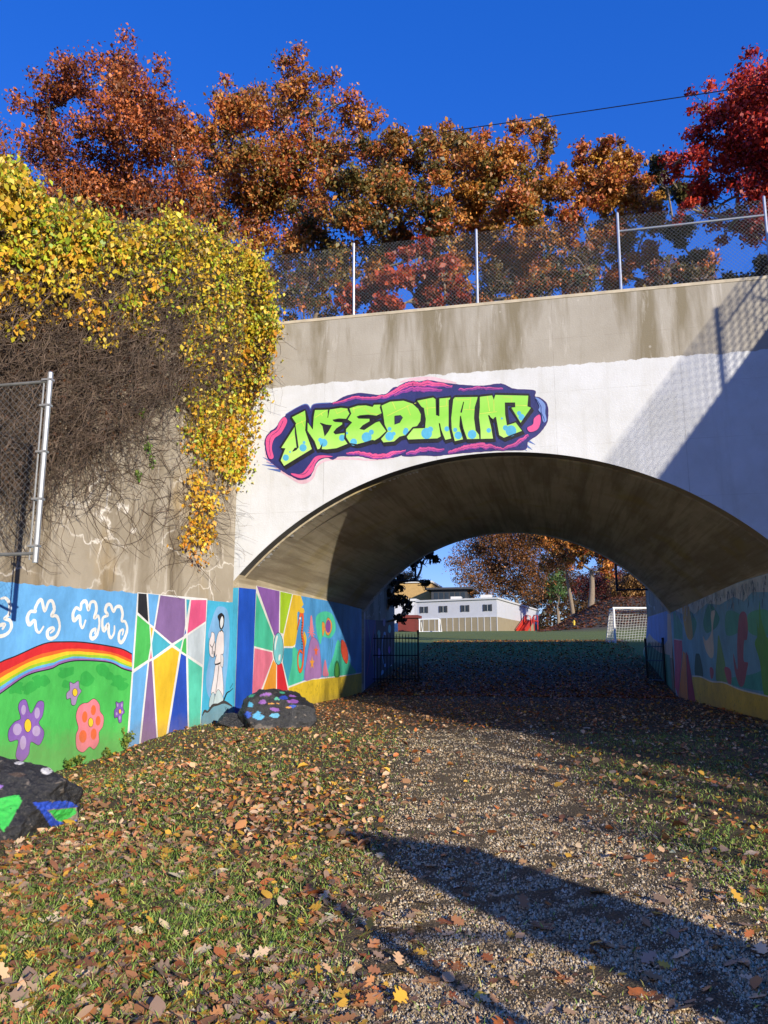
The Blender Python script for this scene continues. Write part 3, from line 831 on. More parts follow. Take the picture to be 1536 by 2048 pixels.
# --- right tunnel wall, in shade
z11 = lambda p: zz(p, 4.315, 1180, 1140)
rw = Figure(PL_R, 0.003)
def rpoint(y, z): return PL_R.uv(np.array([[XR + (XR2 - XR) * (y - YF) / (YB - YF), y, z]]))[0]
rw.poly('#7cb8d6', [rpoint(YF + 0.01, -0.4), rpoint(YB - 0.01, -0.4), rpoint(YB - 0.01, 3.30), rpoint(YF + 0.01, 3.30)], world=True)
rw.poly('#d2dce0', z11([(712, 292), (1000, 200), (1250, 120), (1536, 30), (1536, 190), (1400, 190), (1330, 270), (1240, 230), (1120, 300), (1010, 290), (900, 380), (860, 350), (800, 380), (730, 345)]), up=0.0002)
rw.poly('#4fae92', z11([(720, 345), (760, 400), (798, 480), (800, 600), (725, 590)]))
for c, p in [('#3f9a80', [(1030, 290), (1115, 400), (1100, 480), (1060, 520), (1002, 540), (980, 440)]), ('#3f9a80', [(860, 350), (920, 450), (900, 560), (885, 580), (880, 480)]), ('#c9a63c', [(800, 270), (855, 320), (888, 575), (840, 582), (805, 420)]),
             ('#58b39c', [(1180, 360), (1300, 390), (1300, 520), (1180, 560)]), ('#62c08e', [(1370, 380), (1536, 350), (1536, 560), (1380, 540)]), ('#4bb2a4', [(1180, 940), (1400, 900), (1536, 860), (1536, 1040), (1200, 985)]),
             ('#e4d9c6', [(1045, 372), (1082, 355), (1070, 430), (1062, 520), (1070, 715), (1045, 762), (1000, 690), (975, 570), (1005, 610), (1050, 530)]),
             ('#7fae5a', [(1110, 560), (1145, 700), (1170, 820), (1182, 968), (1090, 945), (1100, 700)]), ('#2f5a3c', [(912, 740), (930, 722), (952, 745), (978, 920), (908, 905)]),
             ('#b8606c', [(1160, 850), (1190, 840), (1220, 880), (1220, 985), (1190, 970)]), ('#b8606c', [(1035, 850), (1055, 840), (1070, 880), (1060, 935), (1045, 930)]),
             ('#a8606a', [(1320, 358), (1352, 385), (1365, 500), (1355, 600), (1332, 615), (1328, 780), (1365, 800), (1355, 870), (1330, 990), (1290, 995), (1250, 860), (1240, 720), (1275, 860), (1272, 650), (1280, 480), (1293, 390)]),
             ('#6fb83a', [(1465, 265), (1480, 420), (1520, 560), (1545, 640), (1548, 1075), (1500, 1060), (1470, 800), (1425, 640), (1448, 560), (1440, 420), (1458, 500)])]:
    rw.poly(c, z11(p), True, up=0.0001)
rw.poly('#e6c62a', z11([(884, 918), (960, 922), (1050, 962), (1160, 972), (1300, 1032), (1536, 1090), (1700, 1130), (1750, 1600), (1400, 1500), (884, 1300)]), up=0.0006)
rw.stroke('#eceae2', z11([(884, 916), (960, 922), (1050, 962), (1160, 972), (1300, 1032), (1536, 1090), (1680, 1126)]), 2.6)
for k in range(70):
    x = random.uniform(900, 1530); y = np.interp(x, [884, 1050, 1300, 1536], [925, 970, 1042, 1100]) + random.uniform(15, 150)
    rw.stroke('#7a6a1e', z11([(x, y), (x + random.uniform(-5, 5), y + random.uniform(10, 26))]), 0.8, smooth=False, up=0.00001)
for c, p in [('#d8536a', [(725, 600), (795, 610), (800, 690), (765, 1100), (735, 1000), (735, 800)]), ('#ee962e', [(805, 700), (829, 722), (848, 1120), (765, 1120)]), ('#b0203a', [(831, 700), (850, 742), (915, 1140), (850, 1120)])]:
    rw.poly(c, z11(p), up=0.0001)
rw.stroke('#d8d4d0', z11([(726, 596), (797, 608)]), 1.6, smooth=False)
for k in range(190):
    x = random.uniform(735, 1530); y0_ = 292 - (x - 712) * 0.318 + random.uniform(10, 210) * random.uniform(0.2, 1)
    L_ = random.uniform(20, 90)
    rw.stroke(random.choice(['#c3ccd0', '#aebcc6', '#49708f', '#3f6486', '#8aa8bc', '#9ab4c0']), z11([(x, y0_), (x + random.uniform(-5, 5), y0_ + L_ * .5), (x + random.uniform(-7, 7), y0_ + L_)]), [random.uniform(0.6, 3.2), random.uniform(1, 4), 0.4], up=0.000005)
rw.done('undersea_painting', bridge)
fw_ = Figure(PL_FR, 0.003)
for c, p in [('#5b8ad0', [(500, 405), (690, 345), (712, 338), (712, 720), (470, 720)]), ('#d9b894', [(462, 690), (485, 600), (512, 548), (545, 590), (600, 630), (640, 648), (668, 610), (668, 380), (712, 370), (712, 760), (560, 740), (460, 760)]),
             ('#4f8f63', [(452, 790), (470, 690), (512, 622), (545, 670), (600, 710), (690, 735), (712, 1040), (600, 1000), (452, 900)])]:
    fw_.poly(c, z11(p), up=0.0008)
fw_.done('landscape_painting', wingFR)
zc = lambda p: zz(p, 7.875, 700, 1160)
fl = Figure(PL_FL, 0.003)
fl.poly('#2f6fb0', zc([(175, 600), (225, 620), (225, 1720), (175, 1780)]))
fl.poly('#3a3f8c', zc([(228, 620), (405, 632), (405, 1700), (228, 1720)])).poly('#1c1e3c', zc([(405, 632), (690, 650), (690, 1620), (405, 1700)]))
fl.stroke('#3fa89a', zc([(270, 630), (340, 1100), (400, 1500)]), 3).stroke('#c84a5a', zc([(400, 640), (330, 1050), (260, 1500)]), 2)
fl.stroke('#8fb8e8', zc([(560, 850), (530, 850), (505, 1000), (505, 1150), (530, 1330), (560, 1340)]), 6)
for x, y, r, c in ((535, 670, 20, '#b8a8d0'), (450, 860, 24, '#6fc0b0'), (620, 770, 22, '#7fd0c8'), (450, 1150, 26, '#8a70c0'), (620, 1100, 20, '#9a60c0'), (510, 1500, 28, '#7fb0d8'), (650, 1380, 16, '#e0e0e0')):
    fl.ell(c, zc([(x, y)])[0], r / 7.875, r * 3 / 7.875, up=0.0001)
fl.done('ring_painting', wingFL)

# --- graffiti on the spandrel wall
g1 = lambda p: zz(p, 4.8, 520, 750)
g2 = lambda p: zz(p, 1536 / 310, 800, 740)
NAVY, PINK, PUR = '#272f74', '#ee5a96', '#3c2470'
gf = Figure(PL_F, 0.003)
halo = g1([(240, 400), (150, 510), (100, 545), (50, 620), (55, 720), (80, 800), (150, 870), (240, 935), (340, 990), (400, 1005), (480, 975), (520, 890), (560, 825), (640, 790), (700, 810), (760, 780), (850, 780), (950, 778), (1060, 800), (1150, 805), (1280, 790), (1350, 772)]) + \
       g2([(-10, 830), (60, 855), (230, 845), (360, 850), (480, 836), (700, 815), (900, 802), (1080, 795), (1240, 785), (1270, 705), (1370, 635), (1450, 530), (1465, 450), (1455, 340), (1390, 280), (1332, 260), (1330, 205), (1130, 190), (1030, 145), (960, 140), (860, 155), (760, 160), (560, 145), (400, 125), (290, 105), (180, 120), (60, 125), (0, 165)]) + \
       g1([(1280, 125), (1210, 185), (1130, 195), (1010, 180), (920, 180), (800, 215), (700, 270), (520, 290), (490, 350), (445, 290), (360, 320), (260, 380)])
def haze_mat(name, hexc):
    m, nt, nd, lk, b = nodes_of(name)
    lk.new(mix(nt, noise_tex(nt, 5, 5), rgb(hexc), tuple(min(1, x * 1.25) for x in rgb(hexc))), b.inputs['Base Color']); b.inputs['Roughness'].default_value = 0.65
    return m
hp = np.asarray(halo); hc = hp.mean(0)
gf.stroke('#ecc3cf', g1([(60, 640), (70, 800), (160, 890), (260, 950), (400, 1025), (500, 985), (545, 880), (640, 815), (850, 800), (1060, 815), (1300, 800)]), [3, 7, 5, 8, 9, 6, 4, 5, 5, 3, 1], up=0.0004)
gf.stroke('#f0c8d4', g2([(0, 120), (120, 95), (290, 85), (420, 105), (560, 130)]), [2, 7, 8, 7, 2], up=0.0004)
for a, c in (((30, 790), (150, 850)), ((20, 860), (170, 880)), ((70, 900), (200, 920)), ((60, 840), (190, 860))):
    gf.stroke('#5a78c0', g1([a, c]), [0.5, 6], smooth=False, up=0.00005)
for a, c in (((1340, 740), (1250, 690)), ((1310, 790), (1240, 740)), ((1260, 800), (1180, 760))):
    gf.stroke('#5a78c0', g2([a, c]), [0.5, 6], smooth=False, up=0.00005)
gf.stroke('#4f74b8', g1([(250, 385), (360, 320), (445, 288), (490, 345), (520, 288), (680, 275)]), 5, up=0.0003)
gf.poly(NAVY, halo, True)
gf.stroke(PUR, halo, 1.8, closed=True, jit=0.25)
GR = Figure(PL_F, gf.off)
graf = gf.done('graffiti_backing', bridge)
wv = Figure(PL_F, 0.0092)
def wavy(pts, w, core=PINK, edge=PUR):
    P = catmull(pts, False, 6); P = P + np.stack([np.zeros(len(P)), np.convolve(RNG.normal(0, 1.6, len(P) + 2), np.ones(3) / 3, 'valid')], -1)
    w = [x * 1.35 for x in w]
    wv.stroke(edge, P, [x + 2.4 for x in w], smooth=False, up=0.0002); wv.stroke('#8a3a9a', P + np.array([0, 1.2]), [x + 0.6 for x in w], smooth=False, jit=0.1, up=0.0002); wv.stroke(core, P - np.array([0, 0.4]), [x * 0.85 for x in w], smooth=False, jit=0.14, up=0.0002)
    wv.stroke(edge, P + np.array([0, 0.8]), 0.8, smooth=False, jit=0.3, up=0.0002)
wavy(g1([(700, 272), (850, 238), (950, 215), (1060, 220), (1170, 212), (1280, 165), (1380, 112), (1450, 88)]) + g2([(150, 140), (200, 150), (290, 132), (400, 148), (520, 162)]), [1.5, 4, 4, 4, 6, 7, 7, 6, 8, 6, 2])
wavy(g1([(1290, 200), (1380, 150), (1450, 130)]) + g2([(150, 188), (200, 195), (290, 188), (420, 200)]), [1, 4, 6, 7, 6, 1], '#c24aa0')
wavy(g2([(580, 190), (640, 195), (700, 188), (800, 172), (870, 180), (1020, 186)]), [1, 3, 1.5, 4, 2, 3, 1], '#d057a0')
wavy(g1([(830, 755), (900, 748), (1000, 755), (1080, 775), (1180, 780), (1260, 765), (1330, 742), (1400, 722)]), [1, 4, 5, 7, 7, 6, 4, 1])
wavy(g2([(60, 830), (150, 805), (250, 782), (340, 790), (440, 790)]), [2, 5, 6, 5, 1], '#d8559c')
wavy(g2([(480, 818), (560, 795), (640, 772), (720, 752), (800, 745), (880, 752), (950, 772), (1040, 776), (1130, 745), (1200, 700), (1270, 650)]), [3, 5, 6, 7, 8, 6, 3, 3, 5, 5, 3], '#e0589a')
for p in (g1([(235, 405), (262, 450), (205, 560), (140, 612), (115, 700), (132, 792), (90, 800), (62, 700), (62, 612), (110, 552), (160, 520), (190, 450)]),
          g1([(300, 945), (400, 948), (470, 868), (530, 790), (600, 772), (700, 785), (590, 800), (535, 850), (512, 920), (470, 965), (400, 992), (330, 972)]),
          g2([(1262, 575), (1318, 540), (1330, 480), (1385, 445), (1392, 520), (1362, 590), (1290, 615)])):
    wv.stroke(PUR, p, 1.8, closed=True, up=0.0003).poly(PINK, p, True, up=0.0003)
wv.stroke(PUR, g1([(225, 440), (180, 530), (110, 590), (90, 680), (105, 780)]), 1.0, jit=0.3).stroke(PUR, g1([(350, 950), (430, 950), (490, 880), (530, 820)]), 1.0, jit=0.3)
wv.poly('#7f9fe0', g2([(1342, 275), (1400, 300), (1440, 350), (1440, 430), (1452, 500), (1420, 520), (1402, 440), (1372, 400), (1382, 360)]), True).stroke('#2f3f90', g2([(1350, 290), (1395, 360), (1400, 420), (1430, 500), (1400, 560)]), 1.4)
wv.done('graffiti_wave', graf)

m, nt, nd, lk, b = nodes_of('letter_green')
sz = N(nt, 'ShaderNodeSeparateXYZ'); lk.new(N(nt, 'ShaderNodeNewGeometry').outputs['Position'], sz.inputs[0])
fz = math_(nt, 'ADD', math_(nt, 'MULTIPLY_ADD', sz.outputs[2], 0.9, -0.9 * 6.15), math_(nt, 'MULTIPLY', math_(nt, 'SUBTRACT', noise_tex(nt, 3, 4), 0.5), 0.5))
lk.new(ramp(nt, fz, [(0.0, rgb('#b6e272')), (0.6, rgb('#8bd047')), (1.0, rgb('#97d552'))]), b.inputs['Base Color']); b.inputs['Roughness'].default_value = 0.6
GREEN = m
K = '#14131a'
letters = [
    ('N', g1([(300, 405), (435, 337), (450, 420), (442, 530), (505, 715), (235, 880), (195, 820), (240, 705), (200, 700), (325, 505), (343, 470)]), [g1([(315, 735), (338, 702), (366, 702), (350, 720)]), g1([(338, 480), (350, 560), (370, 700), (358, 700), (340, 560)])]),
    ('E', g1([(525, 332), (665, 328), (780, 310), (845, 318), (850, 338), (868, 372), (832, 428), (760, 425), (702, 436), (722, 446), (795, 452), (795, 480), (740, 518), (712, 552), (724, 565), (818, 552), (815, 610), (848, 665), (740, 710), (640, 722), (590, 716), (600, 660), (580, 712), (550, 720), (520, 640), (452, 540), (458, 450), (505, 520), (512, 400)]), [g1([(602, 478), (690, 486), (655, 545), (625, 588)]), g1([(580, 462), (640, 482), (600, 486)]), g1([(655, 345), (668, 330), (652, 412)])]),
    ('E', g1([(852, 318), (940, 290), (1020, 287), (1083, 302), (1095, 282), (1175, 279), (1157, 310), (1175, 370), (1120, 398), (1040, 388), (960, 395), (934, 405), (950, 414), (1055, 416), (1058, 450), (990, 490), (962, 518), (1000, 524), (1110, 452), (1152, 442), (1220, 540), (1150, 608), (1103, 636), (1080, 630), (1000, 655), (930, 672), (860, 660), (822, 600), (822, 520), (880, 456), (838, 430), (872, 372)]), [g1([(1060, 430), (1120, 435), (1075, 455)])]),
    ('D', g1([(1160, 292), (1250, 252), (1380, 242), (1470, 272), (1520, 318)]) + g2([(185, 378), (215, 440), (210, 510), (175, 562), (130, 572), (60, 652), (0, 668)]) + g1([(1290, 645), (1185, 655), (1157, 615), (1222, 540), (1192, 480), (1177, 372)]), [g1([(1295, 396), (1350, 390), (1370, 410), (1342, 458), (1295, 476)])]),
    ('H', g2([(160, 302), (330, 268), (360, 290), (365, 448), (385, 458), (386, 282), (505, 268), (500, 295), (490, 300), (490, 560), (515, 682), (447, 700), (420, 640), (392, 530), (412, 660), (372, 686), (82, 697), (62, 662), (132, 576), (246, 572), (250, 490), (232, 382), (208, 370)]), []),
    ('A', g2([(522, 290), (545, 266), (772, 262), (770, 300), (748, 372), (742, 480), (758, 600), (790, 640), (790, 690), (662, 692), (622, 580), (600, 458), (596, 560), (632, 690), (540, 712), (507, 590), (502, 480)]), [g2([(632, 318), (610, 425), (602, 422)])]),
    ('M', g2([(785, 262), (915, 247), (930, 290), (945, 242), (1275, 250), (1270, 360), (1305, 378), (1195, 532), (1095, 374), (1138, 366), (1138, 330), (1045, 328), (1050, 440), (1065, 545), (1150, 516), (1215, 608), (1030, 680), (978, 650), (945, 468), (920, 495), (880, 450), (910, 560), (928, 685), (797, 690), (792, 600), (777, 470), (785, 372)]), []),
]
allpx = []
bk = Figure(PL_F, 0.0125)
for L, o, holes in letters:
    o = np.asarray(o)
    bk.poly(K, o + np.array([3.0, 5.0]), up=0.00004)
    bk.stroke(K, np.concatenate([o, o[:1]]) + np.array([2.4, 4.0]), 5.6, smooth=False, up=0.00004)
    bk.stroke(K, np.concatenate([o, o[:1]]), 6.4, smooth=False, up=0.00004)
bk.done('letter_shadow', graf)
dots = {'N': [(250, 795, 30), (415, 700, 35), (425, 650, 14), (290, 740, 9)], 'E0': [(612, 652, 38), (580, 625, 20), (790, 605, 30)], 'E1': [(1025, 600, 48), (1070, 550, 24), (900, 645, 33), (835, 560, 12)], 'D': [(1245, 590, 42), (1245, 520, 19), (1285, 565, 18), (1400, 550, 28)]}
dots2 = {'D': [(60, 600, 24)], 'H': [(265, 630, 52), (302, 590, 26), (465, 585, 24)], 'A': [(548, 595, 20), (578, 650, 36), (715, 640, 42)], 'M': [(880, 600, 22), (1100, 605, 52), (1045, 575, 25), (1205, 470, 30), (1180, 430, 20), (1010, 482, 10)]}
yl = {'N': [g1([(340, 480), (440, 435)]), g1([(400, 440), (425, 495)]), g1([(362, 372), (428, 400)]), g1([(250, 640), (330, 590)])], 'E0': [g1([(530, 410), (640, 340)]), g1([(720, 320), (740, 372), (835, 330)]), g1([(590, 375), (600, 395)])],
      'E1': [g1([(882, 330), (1000, 300)]), g1([(1000, 320), (1060, 370), (1160, 385)]), g1([(900, 300), (905, 365)])], 'D': [g1([(1220, 395), (1440, 290), (1500, 270)]), g1([(1270, 255), (1302, 330)]), g2([(70, 350), (105, 450)])],
      'H': [g2([(185, 322), (262, 295), (277, 450)]), g2([(250, 382), (360, 372)]), g2([(392, 365), (480, 356)]), g2([(465, 275), (460, 360)])], 'A': [g2([(560, 275), (565, 300), (690, 295)]), g2([(702, 270), (690, 385)]), g2([(630, 392), (742, 395)])],
      'M': [g2([(865, 255), (888, 410)]), g2([(785, 436), (960, 415)]), g2([(930, 300), (932, 412)]), g2([(1020, 270), (1110, 272), (1105, 322)]), g2([(1142, 350), (1268, 356)])]}
ne = 0
for L, o, holes in letters:
    f = Figure(PL_F, 0.0145)
    key = L
    if L == 'E': key = 'E%d' % ne; ne += 1
    f.poly(GREEN, o, up=0.0005)
    for a, c in ((dots.get(key, []), g1), (dots2.get(key, []), g2)):
        for x, y, r in a: f.ell('#5bbfe6', c([(x, y)])[0], r / 4.85, r / 4.7, up=0.00003)
    f.off += 0.0005
    for s in yl.get(key, []): f.stroke('#d9e75e', s, 1.3, smooth=False, up=0.00003)
    f.off += 0.0005
    f.stroke(K, np.concatenate([o, o[:1]]), 2.9, smooth=False, up=0.0002)
    for h in holes: f.poly(K if len(h) < 5 else '#1d1f4a', h, up=0.00003)
    for h in holes: f.stroke(K, list(h) + [h[0]], 1.6, smooth=False, up=0.00003)
    f.done('graffiti_letter', graf)

# drips and flakes of white paint on the sunny foot of the arch ring
rgd = np.random.default_rng(12); VV = []; FF = []; n0 = 0
for k in range(46):
    an_ = math.acos((XL + 0.15 - CX) / CR) - rgd.uniform(0.02, 0.62); w_ = rgd.uniform(0.01, 0.05); d_ = rgd.uniform(0.05, 0.33) * rgd.uniform(0.3, 1)
    P = []
    for t, s in ((0, -1), (0, 1), (0.6, 0.7), (1, 0.15), (1, -0.2), (0.55, -0.6)):
        a2 = an_ + s * w_ / CR; P.append((CX + (CR - 0.045) * math.cos(a2) - CX, 0.376 + t * d_, CZ + (CR - 0.045) * math.sin(a2)))
    VV += P; FF.append(tuple(range(n0, n0 + 6))); n0 += 6
q = part('paint_drips', VV, FF, paint('#ecebe6'), bridge); q['kind'] = 'stuff'
# ------------------------------------------------------------------ chain link fences
def link_wires(o, U, w, z0, z1, d=0.075, r=0.0024, sag=0.0):
    """woven wires of a chain link panel, as straight diagonals clipped to the panel"""
    U = np.asarray(U, float); o = np.asarray(o, float)
    segs = []
    h = z1 - z0
    for sgn in (1, -1):
        for c in np.arange(-h, w + h, d):
            # x = c + sgn*(z) ; z in 0..h
            za, zb = 0.0, h
            xa, xb = (c, c + h) if sgn > 0 else (c + h, c)
            lo, hi = 0.0, w
            t0, t1 = 0.0, 1.0
            dx = xb - xa
            for lim, s in ((lo, 1), (hi, -1)):
                # s*(xa+dx t - lim) >= 0
                a = s * dx; b0 = s * (xa - lim)
                if abs(a) < 1e-9:
                    if b0 < 0: t1 = -1
                elif a > 0: t0 = max(t0, -b0 / a)
                else: t1 = min(t1, -b0 / a)
            if t1 - t0 > 0.02:
                pts = []
                for t in (t0, t1):
                    x = xa + dx * t; z = z0 + h * t
                    pts.append(o + U * x + np.array([0, 0, z]) + (0.003 * sgn) * np.array([U[1], -U[0], 0]))
                segs.append(pts)
    P = np.asarray(segs)
    return multi_tube(P, np.full(P.shape[:2], r), 3)

def fence(name, label, o, U, xs, z0, ztop, rails, w, group=None, d=0.075, r=0.0024, post_r=0.032, mat=M_GALV, wire=M_WIRE, mesh_top=None, welded=0):
    o = np.asarray(o, float); U = np.asarray(U, float)
    f = empty(name, tuple(o))
    tag(f, label, 'fence', group)
    for x in xs:
        p = U * x
        mb = MB(); lean = RNG.normal(0, 0.012, 2)
        mb.tube([p + np.array([0, 0, z0 - 0.05]), p + np.array([lean[0], lean[1], ztop]), p + np.array([lean[0], lean[1], ztop + 0.03])], [post_r, post_r, post_r * 0.5], 10)
        mb.build('post', mat, f, smooth=False)
    for (a, b_, z) in rails:
        mb = MB(); mb.tube([U * a + np.array([0, 0, z]), U * b_ + np.array([0, 0, z])], 0.024, 8); mb.build('rail', mat, f)
    if welded:
        zs_ = np.arange(0.04, ztop, welded)
        S = [[U * w[0] + np.array([0, 0, z]), U * w[1] + np.array([0, 0, z])] for z in zs_] + [[U * x + np.array([0, 0, 0.02]), U * x + np.array([0, 0, zs_[-1]])] for x in np.arange(w[0], w[1], 0.62)]
        V, F = multi_tube(np.array(S), np.full((len(S), 2), r), 4)
    else:
        V, F = link_wires((0, 0, 0), U, w[1] - w[0], z0, mesh_top or ztop - 0.06, d, r)
        V = V + U * w[0]
    q = part('chain_link_mesh', V, F, wire, f); q['kind'] = 'stuff'
    return f

fb = fence('chain_link_fence', 'tall chain link fence along the top of the bridge parapet', (0, YF + 0.2, ZTOP + 0.07), (1, 0, 0), [-7.2, -4.39, -1.44, 1.74, 4.82], 0, 1.93,
           [(1.74, 4.82, 1.5)], (-7.2, 5.4), d=0.09, r=0.0028)
fence('chain_link_fence', 'wire mesh fence standing on the long shaded retaining wall', RP0 - RN * 0.25 + np.array([0, 0, ZTOP]), RD, [3.1, 8.6, 19.6, 25.1, 30.6, 36.1, 41.6], 0, 2.15, [(3.1, 8.6, 1.6)], (0.1, 46.6), r=0.011, post_r=0.05, welded=0.17)
# panel that sticks out from the left retaining wall
PB = np.array([-6.62, 8.85, 0.0])
wallx = WP0[0] + (PB[1] - WP0[1]) / WD[1] * WD[0]
ptop = float(on_plane(np.array([(112, 745)]), PB, (0, -1, 0))[0][2]); pbot = float(on_plane(np.array([(73, 1125)]), PB, (0, -1, 0))[0][2])
pnl = empty('chain_link_fence', tuple(PB + np.array([0, 0, pbot])))
tag(pnl, 'chain link panel with a shiny steel end pole bracketed off the rainbow mural wall', 'fence')
H_ = ptop - pbot
mb = MB(); mb.tube([(0, 0, 0), (0, 0, H_), (0, 0, H_ + 0.02)], [0.038, 0.038, 0.016], 14); mb.build('end_pole', M_GALV, pnl)
mb = MB(); mb.tube([(-0.09, 0.0, 0.04), (-0.09, 0.0, H_ - 0.12)], 0.012, 6); mb.build('tension_bar', M_GALV, pnl)
for z in (0.22, 0.85, 1.5, 2.15, H_ - 0.1):
    mb = MB(); mb.box(-0.105, 0.043, -0.043, 0.043, z - 0.013, z + 0.013); mb.build('clamp', M_GALV, pnl)
for z in (0.12, H_ - 0.12):
    mb = MB(); mb.tube([(wallx - PB[0] - 0.02, 0, z), (-0.04, 0, z)], 0.022, 10); mb.build('rail', simple('weathered_pipe', '#7b7d7c', 0.6, 0.4, 0.2, 9), pnl)
V, F = link_wires((wallx - PB[0], 0, 0), (1, 0, 0), PB[0] - wallx - 0.09, 0.12, H_ - 0.12, 0.10, 0.0019)
q = part('chain_link_mesh', V, F, M_WIRE, pnl); q['kind'] = 'stuff'
# the same at the far mouth of the tunnel
def far_panel(px0, v0, Y, xw, label):
    a = pt(px0, v0, Y); o = empty('chain_link_fence', (a[0], Y, a[2])); tag(o, label, 'fence', 'chain link panels at the far tunnel mouth')
    mb = MB(); mb.tube([(0, 0, -0.05), (0, 0, 3.2)], 0.045, 8); mb.build('end_pole', M_DARKWIRE, o)
    for z in (0.0, 3.1):
        mb = MB(); mb.tube([(0, 0, z), (xw - a[0], 0, z)], 0.035, 8); mb.build('rail', M_DARKWIRE, o)
    x0, x1 = sorted((0, xw - a[0]))
    V, F = link_wires((x0, 0, 0), (1, 0, 0), x1 - x0, 0, 3.1, 0.12, 0.004); q = part('chain_link_mesh', V, F, M_DARKWIRE, o); q['kind'] = 'stuff'
far_panel(831, 1161, 33, -7.3, 'dark chain link panel jutting from the ring mural wall beyond the tunnel')
far_panel(1234, 1180, 33, 4.05, 'dark chain link panel jutting from the landscape mural wall beyond the tunnel')

# gate post, rail and pillar out of frame at the right, whose shadows cross the path
kx = math.cos(SUN_EL) / math.sin(SUN_EL)
def foot(tip, h):
    return np.array([tip[0] + h * kx * math.sin(SUN_AZ), tip[1] - h * kx * math.cos(SUN_AZ)])
fp_ = foot((-1.78, 5.55), 2.5)
gz0 = float(gnd(fp_[0], fp_[1]))
gp = empty('steel_gate', (fp_[0], fp_[1], gz0)); tag(gp, 'open steel pipe gate beside the path with a round post', 'gate')
mb = MB(); mb.tube([(0, 0, -0.1), (0, 0, 2.5)], 0.05, 10); mb.build('post', M_GALV, gp)
mb = MB(); mb.tube([(0, 0, 2.16), (0.6, 0.13, 2.16), (3.0, 0.30, 2.16)], 0.028, 8); mb.build('rail', M_GALV, gp)
mb = MB(); mb.tube([(3.0, 0.30, -0.1), (3.0, 0.30, 2.3)], 0.04, 8); mb.build('post', M_GALV, gp)
pf = foot((-1.50, 7.02), 2.95)
pz = float(gnd(pf[0], pf[1]))
pillar = empty('stone_pillar', (pf[0], pf[1], pz)); tag(pillar, 'broad grey stone gate pillar with a slanting top beside the path', 'pillar')
mb = MB()
side = np.array([0.737, 0.676, 0]); fwd_ = np.array([-0.676, 0.737, 0])
V = []
for z0_, w_ in ((-0.2, 0.52), (1.4, 0.48), (2.35, 0.44)):
    V += [side * sx_ * w_ + fwd_ * sy_ * 0.3 + np.array([0, 0, z0_]) for sx_, sy_ in ((-1, -1), (1, -1), (1, 1), (-1, 1))]
V += [side * sx_ * 0.42 + fwd_ * sy_ * 0.28 + np.array([0, 0, 3.05 if sx_ < 0 else 2.70]) for sx_, sy_ in ((-1, -1), (1, -1), (1, 1), (-1, 1))]
F = [(3, 2, 1, 0), (12, 13, 14, 15)]
for i in range(3):
    for j in range(4): F.append((i * 4 + j, i * 4 + (j + 1) % 4, i * 4 + 4 + (j + 1) % 4, i * 4 + 4 + j))
mb.add(V, F); mb.build('shaft', simple('grey_stone', '#8a8780', 0.9, 0, 0.3, 4, 0.6), pillar)
mb = MB(); mb.frame_box((0, 0, 0), side, fwd_, (0, 0, 1), -0.55, 0.55, -0.4, 0.4, -0.2, 0.16); mb.build('plinth', simple('grey_stone', '#8a8780'), pillar)

